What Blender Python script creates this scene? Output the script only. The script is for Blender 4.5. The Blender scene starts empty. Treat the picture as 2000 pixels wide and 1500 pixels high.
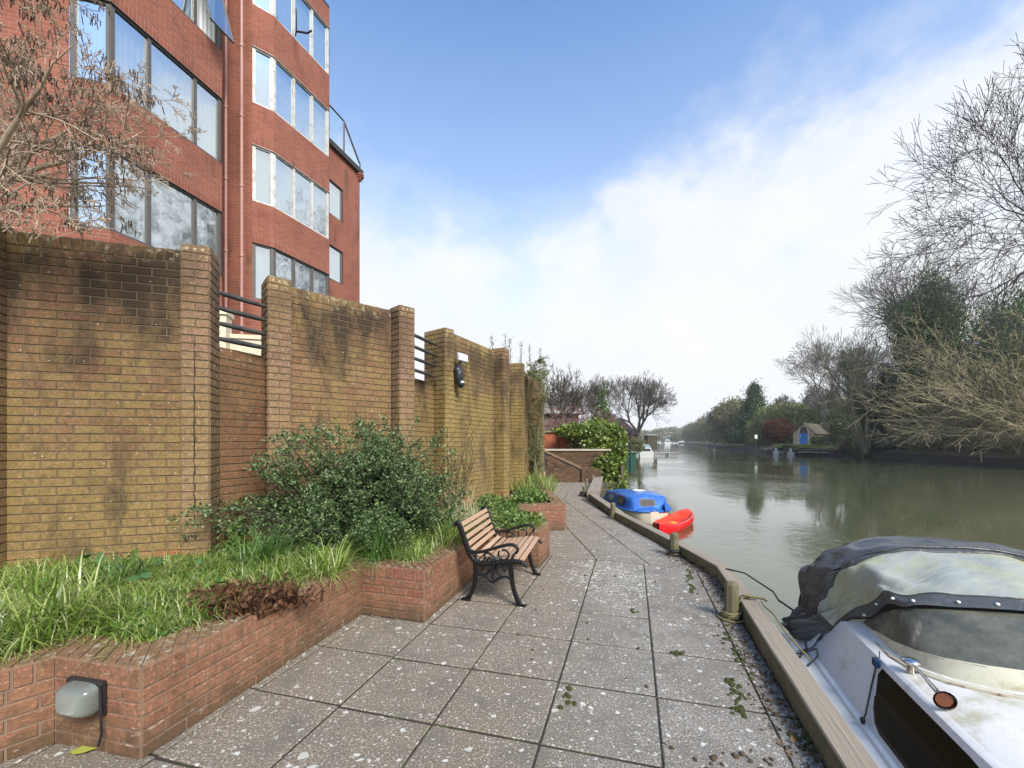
import bpy, bmesh, math, random
import numpy as np
from mathutils import Vector, Matrix
C = bpy.context.scene.collection
S = bpy.context.scene
R = math.radians
# ------------------------------------------------------------------ camera
F = 850.0; HZ = 862.0; CZ = 1.55
cam = bpy.data.objects.new('camera', bpy.data.cameras.new('camera')); C.objects.link(cam)
cam.location = (0, 0, CZ); cam.rotation_euler = (R(90), 0, 0)
cam.data.sensor_width = 36; cam.data.lens = F/2000*36; cam.data.shift_y = (HZ-750)/2000
cam.data.clip_start = 0.05; cam.data.clip_end = 5000
S.camera = cam
# ------------------------------------------------------------------ world, sun, exposure
SUN_EL, SUN_AZ = R(42), R(150)      # azimuth clockwise from +Y
W = bpy.data.worlds.new("World"); S.world = W; W.use_nodes = True
nt = W.node_tree; nt.nodes.clear()
def nd(nt, typ, ins=None, **kw):
    n = nt.nodes.new(typ)
    for k, v in kw.items(): setattr(n, k, v)
    for k, v in (ins or {}).items():
        if isinstance(v, bpy.types.NodeSocket): nt.links.new(v, n.inputs[k])
        else: n.inputs[k].default_value = v
    return n
def mth(nt, op, a, b=0.0, c=0.0, clamp=False):
    return nd(nt, 'ShaderNodeMath', {0: a, 1: b, 2: c}, operation=op, use_clamp=clamp).outputs[0]
def mixc(nt, f, a, b, blend='MIX'):
    n = nd(nt, 'ShaderNodeMix', data_type='RGBA', blend_type=blend)
    for i, v in ((0, f), (6, a), (7, b)):
        if isinstance(v, bpy.types.NodeSocket): nt.links.new(v, n.inputs[i])
        else: n.inputs[i].default_value = (v if i == 0 else (tuple(v)+(1,) if len(v) == 3 else v))
    return n.outputs[2]
def ramp(nt, f, stops, interp='LINEAR'):
    n = nd(nt, 'ShaderNodeValToRGB', {0: f}); cr = n.color_ramp; cr.interpolation = interp
    while len(cr.elements) < len(stops): cr.elements.new(0.5)
    for e, (p, c) in zip(cr.elements, stops):
        e.position = p; e.color = (c, c, c, 1) if isinstance(c, (int, float)) else tuple(c)+(1,)
    return n.outputs[0]
def noise(nt, vec, scale, detail=4, rough=.55, dist=0.0):
    n = nd(nt, 'ShaderNodeTexNoise', {'Scale': scale, 'Detail': detail, 'Roughness': rough, 'Distortion': dist})
    if vec is not None: nt.links.new(vec, n.inputs['Vector'])
    return n.outputs[0]
SKY = 0.11
sky = nd(nt, 'ShaderNodeTexSky', sky_type='NISHITA', sun_disc=False, sun_elevation=SUN_EL, sun_rotation=SUN_AZ, air_density=1.0, dust_density=0.6, ozone_density=2.0)
tc = nd(nt, 'ShaderNodeTexCoord').outputs['Generated']
sx = nd(nt, 'ShaderNodeSeparateXYZ', {0: tc})
zc = mth(nt, 'ADD', mth(nt, 'MAXIMUM', sx.outputs[2], 0.0), 0.25)
pv = nd(nt, 'ShaderNodeCombineXYZ', {0: mth(nt, 'DIVIDE', sx.outputs[0], zc), 1: mth(nt, 'DIVIDE', sx.outputs[1], zc), 2: 0.3}).outputs[0]
n1 = mth(nt, 'ADD', mth(nt, 'MULTIPLY', noise(nt, nd(nt, 'ShaderNodeMapping', {'Vector': tc, 'Location': (3.1, .7, .2), 'Scale': (1, 1, 1.5)}).outputs[0], 3.6, 10, .6, .15), .72), mth(nt, 'MULTIPLY', noise(nt, tc, 1.1, 2, .5), .28))
thr = mth(nt, 'ADD', 0.37, mth(nt, 'MULTIPLY', mth(nt, 'MAXIMUM', sx.outputs[0], 0.0), 0.28))
thr = mth(nt, 'ADD', thr, mth(nt, 'MULTIPLY', mth(nt, 'MAXIMUM', mth(nt, 'MULTIPLY', sx.outputs[0], -1.0), 0.0), 0.12))
cf = mth(nt, 'ADD', mth(nt, 'SUBTRACT', thr, sx.outputs[2]), mth(nt, 'MULTIPLY', mth(nt, 'SUBTRACT', n1, 0.5), 0.95))
cf = ramp(nt, mth(nt, 'ADD', mth(nt, 'MULTIPLY', cf, 3.6), 0.42), [(0.0, 0.0), (.35, .22), (.7, .8), (1.0, 1.0)])
n2 = noise(nt, tc, 3.3, 6, .6)
cl = mixc(nt, n2, (0.46/SKY, 0.49/SKY, 0.54/SKY), (0.58/SKY, 0.58/SKY, 0.58/SKY))
blue = mixc(nt, 1.0, sky.outputs[0], (1.08, 1.33, 1.52), 'MULTIPLY'); blue = mixc(nt, ramp(nt, sx.outputs[2], [(.30, .60), (.50, .22), (.72, .02)]), blue, (0.56/SKY, 0.60/SKY, 0.64/SKY))
col = mixc(nt, cf, blue, cl)
bg = nd(nt, 'ShaderNodeBackground', {0: col, 1: SKY})
nd(nt, 'ShaderNodeOutputWorld', {0: bg.outputs[0]})
sl = bpy.data.lights.new('sun', 'SUN'); so = bpy.data.objects.new('sun', sl); C.objects.link(so)
sl.energy = 3.1; sl.angle = R(22); sl.color = (1, .93, .83)
sd = Vector((math.sin(SUN_AZ)*math.cos(SUN_EL), math.cos(SUN_AZ)*math.cos(SUN_EL), math.sin(SUN_EL)))
so.rotation_euler = sd.to_track_quat('Z', 'Y').to_euler(); so.location = (0, 0, 60)
S.view_settings.view_transform = 'Standard'; S.view_settings.look = 'None'
S.view_settings.exposure = 0.9; S.view_settings.gamma = 1
try:
    S.cycles.max_bounces = 8; S.cycles.volume_bounces = 3; S.cycles.transparent_max_bounces = 12; S.cycles.caustics_reflective = False; S.cycles.caustics_refractive = False
    S.cycles.sample_clamp_indirect = 6
except Exception: pass

# ------------------------------------------------------------------ helpers
def gz(px, py, z=0.0):
    Y = F*(CZ-z)/(py-HZ); return Vector(((px-1000)/F*Y, Y, z))
def at(px, py, Y): return Vector(((px-1000)/F*Y, Y, CZ+(HZ-py)/F*Y))
class MB:
    def __init__(s): s.v = []; s.f = []; s.m = []; s.uv = []; s.sm = []
    def add(s, vs, fs, mi=0, uvs=None, smooth=False):
        b = len(s.v); s.v += [tuple(v) for v in vs]
        for i, f in enumerate(fs):
            s.f.append(tuple(b+k for k in f)); s.m.append(mi); s.sm.append(smooth)
            s.uv.append(uvs[i] if uvs else None)
        return s
    def quad(s, a, b, c, d, mi=0, uv=None): return s.add([a, b, c, d], [(0, 1, 2, 3)], mi, [uv] if uv else None)
    def obox(s, o, ax, ay, az, mi=0):
        o, ax, ay, az = map(Vector, (o, ax, ay, az))
        vs = [o, o+ax, o+ax+ay, o+ay, o+az, o+ax+az, o+ax+ay+az, o+ay+az]
        fs = [(0, 3, 2, 1), (4, 5, 6, 7), (0, 1, 5, 4), (1, 2, 6, 5), (2, 3, 7, 6), (3, 0, 4, 7)]
        la, lb, lc = ax.length, ay.length, az.length
        def q(a, b): return [(0, 0), (a, 0), (a, b), (0, b)]
        uvs = [[(0, 0), (lb, 0), (lb, la), (0, la)], q(la, lb), q(la, lc), q(lb, lc), q(la, lc), q(lb, lc)]
        return s.add(vs, fs, mi, uvs)
    def box(s, c, sz, mi=0, rz=0):
        cx, cy = math.cos(rz), math.sin(rz)
        ax = Vector((cx, cy, 0))*sz[0]; ay = Vector((-cy, cx, 0))*sz[1]; az = Vector((0, 0, sz[2]))
        return s.obox(Vector(c)-ax/2-ay/2-az/2, ax, ay, az, mi)
    def prism(s, poly, z0, z1, mi=0, side_mi=None):
        n = len(poly); vs = [(p[0], p[1], z0) for p in poly]+[(p[0], p[1], z1) for p in poly]
        s.add(vs, [tuple(range(n, 2*n)), tuple(reversed(range(n)))], mi, [[(p[0], p[1]) for p in poly], [(p[0], p[1]) for p in reversed(poly)]])
        L = 0
        for i in range(n):
            j = (i+1) % n; d = (Vector(poly[j][:2])-Vector(poly[i][:2])).length
            s.add([vs[i], vs[j], vs[n+j], vs[n+i]], [(0, 1, 2, 3)], mi if side_mi is None else side_mi, [[(L, z0), (L+d, z0), (L+d, z1), (L, z1)]])
            L += d
        return s
    def tube(s, pts, r, n=6, mi=0, caps=True, sq=1.0):
        pts = [Vector(p) for p in pts]; k = len(pts)
        rr = r if isinstance(r, (list, tuple)) else [r]*k
        up = Vector((0, 0, 1)); vs = []; L = 0; uvl = []
        t0 = (pts[1]-pts[0]).normalized()
        if abs(t0.z) > .9: up = Vector((1, 0, 0))
        a = t0.cross(up).normalized()
        for i, p in enumerate(pts):
            t = (pts[min(i+1, k-1)]-pts[max(i-1, 0)]).normalized()
            a = (a-t*a.dot(t)); a = a.normalized() if a.length > 1e-6 else t.orthogonal().normalized()
            b = t.cross(a)
            if i: L += (p-pts[i-1]).length
            uvl.append(L)
            for j in range(n):
                q = 2*math.pi*j/n; vs.append(p+a*math.cos(q)*rr[i]+b*math.sin(q)*rr[i]*sq)
        fs = []; uvs = []
        for i in range(k-1):
            for j in range(n):
                fs.append((i*n+j, i*n+(j+1) % n, (i+1)*n+(j+1) % n, (i+1)*n+j))
                u0, u1 = j/n*.3, (j+1)/n*.3; uvs.append([(uvl[i], u0), (uvl[i], u1), (uvl[i+1], u1), (uvl[i+1], u0)])
        s.add(vs, fs, mi, uvs, True)
        if caps: s.add([vs[j] for j in range(n)], [tuple(reversed(range(n)))], mi); s.add([vs[(k-1)*n+j] for j in range(n)], [tuple(range(n))], mi)
        return s
    def ell(s, c, r, nu=14, nv=8, mi=0, z0=-1.0, rot=None):
        vs = []; c = Vector(c)
        for i in range(nv+1):
            ph = -math.pi/2+math.pi*i/nv; zz = max(math.sin(ph), z0)
            for j in range(nu):
                th = 2*math.pi*j/nu
                v = Vector((math.cos(ph)*math.cos(th)*r[0], math.cos(ph)*math.sin(th)*r[1], zz*r[2]))
                vs.append(c+(rot @ v if rot else v))
        fs = [(i*nu+j, i*nu+(j+1) % nu, (i+1)*nu+(j+1) % nu, (i+1)*nu+j) for i in range(nv) for j in range(nu)]
        return s.add(vs, fs, mi, None, True)
    def loft(s, rings, mi=0, closed=False, smooth=True, uvs=True):
        n = len(rings[0]); vs = [p for r in rings for p in r]; fs = []; uv = []
        m = n if closed else n-1
        for i in range(len(rings)-1):
            for j in range(m):
                k = (j+1) % n
                fs.append((i*n+j, i*n+k, (i+1)*n+k, (i+1)*n+j)); uv.append([(j/m, i), ((j+1)/m, i), ((j+1)/m, i+1), (j/m, i+1)])
        return s.add(vs, fs, mi, uv, smooth)
    def build(s, name, mats, parent=None, base=None, bevel=0, **props):
        if not isinstance(mats, (list, tuple)): mats = [mats]
        me = bpy.data.meshes.new(name)
        b = Vector(base) if base is not None else Vector((0, 0, 0))
        if parent is not None: b = parent_base(parent)
        me.from_pydata([(v[0]-b[0], v[1]-b[1], v[2]-b[2]) for v in s.v], [], s.f)
        for m in mats: me.materials.append(m)
        me.polygons.foreach_set('material_index', s.m); me.polygons.foreach_set('use_smooth', s.sm)
        uvl = me.uv_layers.new(name='UVMap'); data = []
        for f, u in zip(s.f, s.uv):
            if u and len(u) == len(f):
                for p in u: data += [p[0], p[1]]
            else: data += [0.0, 0.0]*len(f)
        uvl.data.foreach_set('uv', data); me.validate(); me.update()
        o = bpy.data.objects.new(name, me); C.objects.link(o)
        if parent is not None: o.parent = parent
        else: o.location = b
        BASE[o.name] = b
        if bevel:
            md = o.modifiers.new('bevel', 'BEVEL'); md.width = bevel; md.segments = 2; md.limit_method = 'ANGLE'; md.angle_limit = R(40)
        for k, v in props.items(): o[k] = v
        return o
BASE = {}
def parent_base(p): return BASE[p.name]
def thing(name, label, cat, loc=(0, 0, 0), group=None):
    o = bpy.data.objects.new(name, None); C.objects.link(o); o.location = loc; o.empty_display_size = .2
    BASE[o.name] = Vector(loc); o['label'] = label; o['category'] = cat
    if group: o['group'] = group
    return o
def tag(o, label, cat, group=None):
    o['label'] = label; o['category'] = cat
    if group: o['group'] = group
    return o
def dup(root, loc, rz=0, label=None, sc=None):
    r = root.copy(); C.objects.link(r); r.location = loc; r.rotation_euler = (0, 0, rz)
    if sc: r.scale = sc
    if label: r['label'] = label
    for ch in list(root.children):
        c = ch.copy(); C.objects.link(c); c.parent = r
        for g in ch.children:
            d = g.copy(); C.objects.link(d); d.parent = c
    return r
def np_mesh(name, V, Q, mat, parent=None, base=(0, 0, 0), smooth=False, **props):
    """V (N,3) Q (M,k) numpy"""
    b = np.array(parent_base(parent) if parent is not None else base, float)
    me = bpy.data.meshes.new(name); V = V-b
    me.vertices.add(len(V)); me.vertices.foreach_set('co', V.astype(np.float32).ravel())
    k = Q.shape[1]
    me.loops.add(Q.size); me.loops.foreach_set('vertex_index', Q.astype(np.int32).ravel())
    me.polygons.add(len(Q)); me.polygons.foreach_set('loop_start', np.arange(0, Q.size, k, dtype=np.int32))
    me.polygons.foreach_set('loop_total', np.full(len(Q), k, dtype=np.int32))
    if smooth: me.polygons.foreach_set('use_smooth', np.ones(len(Q), dtype=bool))
    me.update(calc_edges=True); me.materials.append(mat)
    o = bpy.data.objects.new(name, me); C.objects.link(o)
    if parent is not None: o.parent = parent
    else: o.location = b
    BASE[o.name] = Vector(b)
    for kk, v in props.items(): o[kk] = v
    return o
def seg_mesh(segs, n=4):
    """segs: array (M,8) p0 p1 r0 r1 -> V,Q"""
    A = np.array(segs, float); P0, P1 = A[:, :3], A[:, 3:6]; r0, r1 = A[:, 6], A[:, 7]
    t = P1-P0; L = np.linalg.norm(t, axis=1); L[L == 0] = 1e-6; t = t/L[:, None]
    ref = np.where(np.abs(t[:, 2:3]) > .9, np.array([[1., 0, 0]]), np.array([[0, 0, 1.]]))
    a = np.cross(t, ref); a /= np.linalg.norm(a, axis=1)[:, None]; b = np.cross(t, a)
    M = len(A); V = np.zeros((M, 2*n, 3))
    for j in range(n):
        q = 2*math.pi*j/n; d = a*math.cos(q)+b*math.sin(q)
        V[:, j] = P0+d*r0[:, None]; V[:, n+j] = P1+d*r1[:, None]
    Q = np.array([[j, (j+1) % n, n+(j+1) % n, n+j] for j in range(n)])
    return V.reshape(-1, 3), (Q[None]+(np.arange(M)*2*n)[:, None, None]).reshape(-1, 4)
def leaf_mesh(P, size, rng, D=None, w=.45, droop=0.0, jit=.35):
    """rhombic leaves at points P (N,3) with lengths size (N,); D optional directions"""
    N = len(P)
    if D is None: D = rng.normal(size=(N, 3))
    D = D+rng.normal(size=(N, 3))*jit; D[:, 2] -= droop; D /= np.linalg.norm(D, axis=1)[:, None]
    r = rng.normal(size=(N, 3)); s = np.cross(D, r); s /= np.linalg.norm(s, axis=1)[:, None]
    nrm = np.cross(D, s); s_ = size[:, None]
    V = np.stack([P, P+D*s_*.5+s*s_*w*.5+nrm*s_*.06, P+D*s_, P+D*s_*.5-s*s_*w*.5+nrm*s_*.06], 1).reshape(-1, 3)
    return V, np.arange(N*4).reshape(-1, 4)
def join(*VQ):
    Vs, Qs, o = [], [], 0
    for V, Q in VQ: Vs.append(V); Qs.append(Q+o); o += len(V)
    return np.concatenate(Vs), np.concatenate(Qs)

# ------------------------------------------------------------------ materials
def mat(name):
    m = bpy.data.materials.new(name); m.use_nodes = True; t = m.node_tree; t.nodes.clear()
    b = nd(t, 'ShaderNodeBsdfPrincipled'); nd(t, 'ShaderNodeOutputMaterial', {0: b.outputs[0]})
    return m, t, b
def setc(t, b, col):
    if isinstance(col, bpy.types.NodeSocket): t.links.new(col, b.inputs['Base Color'])
    else: b.inputs['Base Color'].default_value = tuple(col)+(1,)
def bump(t, b, h, dist=.01, st=1.0):
    n = nd(t, 'ShaderNodeBump', {'Height': h, 'Distance': dist, 'Strength': st}); t.links.new(n.outputs[0], b.inputs['Normal']); return n
def wpos(t): return nd(t, 'ShaderNodeNewGeometry').outputs['Position']
def opos(t): return nd(t, 'ShaderNodeTexCoord').outputs['Object']
def isl(t): return nd(t, 'ShaderNodeNewGeometry').outputs['Random Per Island']
def stretch(t, v, s, rz=0): return nd(t, 'ShaderNodeMapping', {'Vector': v, 'Scale': s, 'Rotation': (0, 0, rz)}).outputs[0]
def simple(name, col, rough=.7, var=.25, scale=6, metal=0, bmp=0, dirt=None, spec=.5, space='o', coat=0):
    m, t, b = mat(name); v = opos(t) if space == 'o' else wpos(t)
    n = noise(t, v, scale, 6, .6)
    c = mixc(t, n, tuple(x*(1-var) for x in col), tuple(min(1, x*(1+var)) for x in col))
    if dirt:
        n2 = noise(t, v, scale*.6+1.3, 8, .65, .5); c = mixc(t, ramp(t, n2, [(.48, 0.0), (.68, 1.0)]), c, dirt)
    setc(t, b, c); b.inputs['Roughness'].default_value = rough; b.inputs['Metallic'].default_value = metal
    b.inputs['Specular IOR Level'].default_value = spec; b.inputs['Coat Weight'].default_value = coat
    if bmp: bump(t, b, noise(t, v, scale*8, 5, .6), bmp)
    return m
def foliage(name, cols, rough=.5, trans=.25, spec=.4):
    m, t, b = mat(name)
    c = ramp(t, isl(t), [(i/(len(cols)-1), c) for i, c in enumerate(cols)])
    n = noise(t, wpos(t), 1.7, 3); c = mixc(t, mth(t, 'MULTIPLY', n, .5), c, tuple(x*.45 for x in cols[0]))
    setc(t, b, c); b.inputs['Roughness'].default_value = rough; b.inputs['Specular IOR Level'].default_value = spec
    if trans:
        tr = nd(t, 'ShaderNodeBsdfTranslucent', {0: c}); mx = nd(t, 'ShaderNodeMixShader', {0: trans, 1: b.outputs[0], 2: tr.outputs[0]})
        out = [n for n in t.nodes if n.type == 'OUTPUT_MATERIAL'][0]; t.links.new(mx.outputs[0], out.inputs[0])
    return m
def brick_mat(name, ramp_cols, algae=0.0, dark_top=None, red_base=False, effl=.0, speck=.3, ztop=3.3, base_dirt=False, olive=(.215, .155, .055)):
    """for geometric bricks: one island per brick"""
    m, t, b = mat(name); p = wpos(t); sp = nd(t, 'ShaderNodeSeparateXYZ', {0: p}); z = sp.outputs[2]
    r = isl(t)
    base = ramp(t, r, [(i/(len(ramp_cols)-1), c) for i, c in enumerate(ramp_cols)])
    n = noise(t, p, 38, 5, .65); c = mixc(t, mth(t, 'MULTIPLY', n, .6), base, tuple(x*.5 for x in ramp_cols[0])); c = mixc(t, ramp(t, noise(t, p, .9, 6, .65, .6), [(.42, 0.0), (.62, .5)]), c, tuple(x*.62 for x in ramp_cols[0]))
    if algae:
        a = noise(t, stretch(t, p, (1, 1, .7)), 1.15, 6, .6, .3)
        a2 = mth(t, 'ADD', a, mth(t, 'MULTIPLY', mth(t, 'SUBTRACT', r, .5), .12))
        zz = mth(t, 'MULTIPLY', mth(t, 'SUBTRACT', 2.75, z), .5, clamp=True)
        a2 = mth(t, 'ADD', a2, mth(t, 'MULTIPLY', zz, .16))
        af = mth(t, 'MULTIPLY', ramp(t, a2, [(.40, 0.0), (.60, 1.0)]), algae)
        ol = mixc(t, noise(t, p, 21, 4), tuple(x*.72 for x in olive), tuple(x*1.4 for x in olive))
        c = mixc(t, af, c, ol)
    c = mixc(t, ramp(t, noise(t, p, 55, 5, .75), [(.52, 0.0), (.66, .55)]), c, tuple(x*1.9 for x in ramp_cols[1])); c = mixc(t, ramp(t, noise(t, p, 26, 6, .75), [(.50, 0.0), (.66, .6)]), c, (.07, .05, .03))
    if base_dirt:
        bd_ = mth(t, 'SUBTRACT', 1.0, mth(t, 'MULTIPLY', z, 5.0), clamp=True); c = mixc(t, mth(t, 'MULTIPLY', ramp(t, mth(t, 'ADD', mth(t, 'MULTIPLY', bd_, .35), noise(t, p, 7, 6, .7)), [(.5, 0.0), (.8, 1.0)]), .75), c, (.09, .065, .035)); wl_ = ramp(t, noise(t, stretch(t, p, (1, 1, 3)), 9, 6, .7), [(.60, 0.0), (.68, .6)]); c = mixc(t, wl_, c, (.5, .42, .34))
    if red_base:
        zr = mth(t, 'ADD', z, mth(t, 'MULTIPLY', noise(t, p, 1.6, 2), .25))
        f = ramp(t, zr, [(.0, 1.0), (.655, 1.0), (.68, 0.0)]); c = mixc(t, mth(t, 'MULTIPLY', f, .8), c, ramp(t, r, [(0, (.36, .12, .06)), (.5, (.30, .14, .07)), (1, (.36, .22, .10))]))
    if dark_top:
        d = noise(t, stretch(t, p, (1, 1, .45)), 2.6, 8, .68, .4)
        zt = mth(t, 'MULTIPLY', mth(t, 'SUBTRACT', z, ztop-1.25), .8, clamp=True)
        zt2 = mth(t, 'MULTIPLY', zt, mth(t, 'SUBTRACT', 1.0, mth(t, 'MULTIPLY', mth(t, 'SUBTRACT', z, ztop-.22), 4.0, clamp=True)))
        f = ramp(t, mth(t, 'ADD', d, mth(t, 'MULTIPLY', zt2, .22)), [(.52, 0.0), (.70, 1.0)]); f = mth(t, 'MULTIPLY', f, dark_top)
        c = mixc(t, f, c, (.045, .032, .022))
    if speck:
        vv = nd(t, 'ShaderNodeTexVoronoi', {'Vector': p, 'Scale': 22.0, 'Randomness': 1.0})
        mm = mth(t, 'MULTIPLY', mth(t, 'LESS_THAN', vv.outputs['Distance'], .13), mth(t, 'GREATER_THAN', nd(t, 'ShaderNodeSeparateXYZ', {0: vv.outputs['Color']}).outputs[0], 1-speck*.35))
        c = mixc(t, mth(t, 'MULTIPLY', mm, .7), c, (.62, .58, .46))
        lt = mth(t, 'MULTIPLY', mth(t, 'SUBTRACT', z, ztop-.16), 12.0, clamp=True)
        ln = ramp(t, noise(t, p, 16, 6, .7), [(.54, 0.0), (.66, 1.0)]); c = mixc(t, mth(t, 'MULTIPLY', mth(t, 'MULTIPLY', lt, ln), .6), c, (.55, .52, .38))
    setc(t, b, c); b.inputs['Roughness'].default_value = .9; b.inputs['Specular IOR Level'].default_value = .25
    bump(t, b, noise(t, p, 90, 6, .7), .006, .9)
    return m
WALLRED = [(.20, .105, .06), (.28, .155, .09), (.23, .13, .075), (.33, .20, .125)]
M = {}
M['wall'] = brick_mat('weathered olive brick', WALLRED, algae=.85, dark_top=.95, red_base=True)
M['pier'] = brick_mat('pinkish weathered brick', [(.27, .165, .11), (.32, .20, .13), (.25, .15, .095), (.36, .235, .15)], algae=.62, dark_top=.45, red_base=True, ztop=3.36)
M['yellow'] = brick_mat('yellow-green weathered brick', [(.22, .13, .07), (.30, .19, .10), (.27, .15, .09)], algae=.85, dark_top=.7, red_base=True, olive=(.25, .19, .06))
M['wall_mortar'] = simple('dark wall mortar', (.13, .095, .055), .95, .35, 9, space='w')
M['planter'] = brick_mat('orange red planter brick', [(.27, .095, .065), (.37, .145, .10), (.32, .11, .08), (.40, .18, .12)], algae=.42, speck=.15, ztop=.60, base_dirt=True, olive=(.19, .15, .07))
M['planter_mortar'] = simple('planter mortar', (.20, .14, .10), .95, .35, 12, space='w')
M['soil'] = simple('dark soil', (.035, .024, .016), 1, .5, 25, bmp=.03, space='w')
# ------------------------------------------------------------------ terrain, water
WZ = -0.8
U1 = Vector((.266, .964, 0)).normalized()                # path direction
# pavement slabs
def slab_mat():
    m, t, b = mat('concrete paving slab'); p = wpos(t); sp = nd(t, 'ShaderNodeSeparateXYZ', {0: p}); r = isl(t)
    n = noise(t, p, 2.2, 7, .6); fine = noise(t, p, 120, 6, .75)
    c = mixc(t, ramp(t, n, [(.3, 0.0), (.7, 1.0)]), (.25, .235, .20), (.38, .36, .315))
    c = mixc(t, mth(t, 'MULTIPLY', r, .8), c, (.32, .29, .25))
    # brown tint towards the planter side
    d = mth(t, 'SUBTRACT', sp.outputs[0], mth(t, 'MULTIPLY', sp.outputs[1], .28))
    br = ramp(t, mth(t, 'ADD', mth(t, 'MULTIPLY', d, -.8), mth(t, 'MULTIPLY', n, .7)), [(.3, 0.0), (.95, 1.0)])
    c = mixc(t, ramp(t, noise(t, p, .75, 5, .6, .4), [(.40, .0), (.62, .5)]), c, (.16, .14, .115)); c = mixc(t, mth(t, 'MULTIPLY', br, .85), c, (.27, .21, .14))
    c = mixc(t, ramp(t, fine, [(.42, .95), (.56, 0.0)]), c, (.085, .075, .062))
    c = mixc(t, ramp(t, noise(t, p, 75, 5, .7), [(.55, 0.0), (.62, .95)]), c, (.50, .48, .43))
    c = mixc(t, ramp(t, noise(t, p, 3.6, 8, .75), [(.48, 0.0), (.64, .65)]), c, (.135, .125, .105))
    # lichen spots, two sizes, thicker in one patch
    dx = mth(t, 'SUBTRACT', sp.outputs[0], 1.15); dy = mth(t, 'MULTIPLY', mth(t, 'SUBTRACT', sp.outputs[1], 5.0), .62)
    dd = mth(t, 'SQRT', mth(t, 'ADD', mth(t, 'MULTIPLY', dx, dx), mth(t, 'MULTIPLY', dy, dy)))
    patch = ramp(t, mth(t, 'ADD', dd, mth(t, 'MULTIPLY', noise(t, p, 1.5, 3), .8)), [(.75, 1.0), (2.0, 0.0)])
    pd = nd(t, 'ShaderNodeVectorMath', {0: p, 1: nd(t, 'ShaderNodeTexNoise', {'Vector': p, 'Scale': 26.0}).outputs['Color']}, operation='MULTIPLY_ADD')
    wv = nd(t, 'ShaderNodeVectorMath', {0: nd(t, 'ShaderNodeTexNoise', {'Vector': p, 'Scale': 24.0, 'Detail': 3.0}).outputs['Color'], 1: (.05, .05, .05), 2: p}, operation='MULTIPLY_ADD').outputs[0]
    for sc, rad, keep, kp in ((11, .32, .90, .66), (27, .44, .82, .82), (55, .44, .76, .76)):
        v = nd(t, 'ShaderNodeTexVoronoi', {'Vector': wv, 'Scale': float(sc), 'Randomness': 1.0})
        cs = nd(t, 'ShaderNodeSeparateXYZ', {0: v.outputs['Color']})
        thr = mth(t, 'SUBTRACT', keep, mth(t, 'MULTIPLY', patch, kp))
        rr = mth(t, 'MULTIPLY', cs.outputs[1], rad)
        mk = mth(t, 'MULTIPLY', mth(t, 'LESS_THAN', v.outputs['Distance'], rr), mth(t, 'GREATER_THAN', cs.outputs[0], thr))
        c = mixc(t, mth(t, 'MULTIPLY', mk, .88), c, mixc(t, cs.outputs[2], (.46, .44, .37), (.66, .66, .60)))
    setc(t, b, c); b.inputs['Roughness'].default_value = .82; b.inputs['Specular IOR Level'].default_value = .35
    bump(t, b, mth(t, 'ADD', fine, mth(t, 'MULTIPLY', noise(t, p, 30, 4), .6)), .008, .8)
    return m
M['slab'] = slab_mat()
m, t, b = mat('joint dirt and moss'); p = wpos(t)
c = mixc(t, ramp(t, noise(t, p, 4.2, 5, .6), [(.52, 0.0), (.62, 1.0)]), (.028, .022, .016), (.075, .10, .02))
setc(t, b, mixc(t, noise(t, p, 60, 4), c, (.05, .04, .03))); b.inputs['Roughness'].default_value = 1
bump(t, b, noise(t, p, 60, 6), .02); M['joint'] = m
def clip(poly, a, n):
    """keep side where (p-a).n >= 0"""
    out = []
    for i in range(len(poly)):
        P, Q = poly[i], poly[(i+1) % len(poly)]
        dp = (P[0]-a[0])*n[0]+(P[1]-a[1])*n[1]; dq = (Q[0]-a[0])*n[0]+(Q[1]-a[1])*n[1]
        if dp >= 0: out.append(P)
        if (dp >= 0) != (dq >= 0):
            k = dp/(dp-dq); out.append((P[0]+(Q[0]-P[0])*k, P[1]+(Q[1]-P[1])*k))
    return out
rnd = random.Random(5)
def slabs(mb, org, u, size, i0, i1, j0, j1, clips, stagger=0):
    u = Vector((u[0], u[1])).normalized(); w = Vector((u[1], -u[0])); g = .012
    for i in range(i0, i1):
        off = rnd.uniform(-.02, .02)+(stagger*(i % 2))
        for j in range(j0, j1):
            x0, x1 = i*size+g/2, (i+1)*size-g/2; g2 = g*1.7; y0, y1 = j*size+g2/2+off, (j+1)*size-g2/2+off
            poly = [tuple(Vector(org)+w*a+u*b_) for a, b_ in ((x0, y0), (x1, y0), (x1, y1), (x0, y1))]
            for a, n in clips:
                poly = clip(poly, a, n)
                if len(poly) < 3: break
            if len(poly) < 3: continue
            ar = abs(sum(poly[k][0]*poly[(k+1) % len(poly)][1]-poly[(k+1) % len(poly)][0]*poly[k][1] for k in range(len(poly))))/2
            if ar < .004: continue
            c = Vector((sum(q[0] for q in poly)/len(poly), sum(q[1] for q in poly)/len(poly)))
            tx, ty, dz = rnd.uniform(-.006, .006), rnd.uniform(-.006, .006), rnd.uniform(-.002, .002)
            def zz(q): return dz+(q[0]-c.x)*tx+(q[1]-c.y)*ty
            n = len(poly); top = [Vector((q[0], q[1], zz(q))) for q in poly]
            ins = [q+(Vector((c.x, c.y, 0))-Vector((q.x, q.y, 0))).normalized()*.008 for q in top]
            ring = [q-Vector((0, 0, .005)) for q in top]; low = [q-Vector((0, 0, .04)) for q in top]
            vs = ins+ring+low; fs = [tuple(range(n))]
            for k in range(n):
                l = (k+1) % n; fs.append((n+k, n+l, l, k)); fs.append((2*n+k, 2*n+l, n+l, n+k))
            mb.add(vs, fs)
pv = MB()
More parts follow.
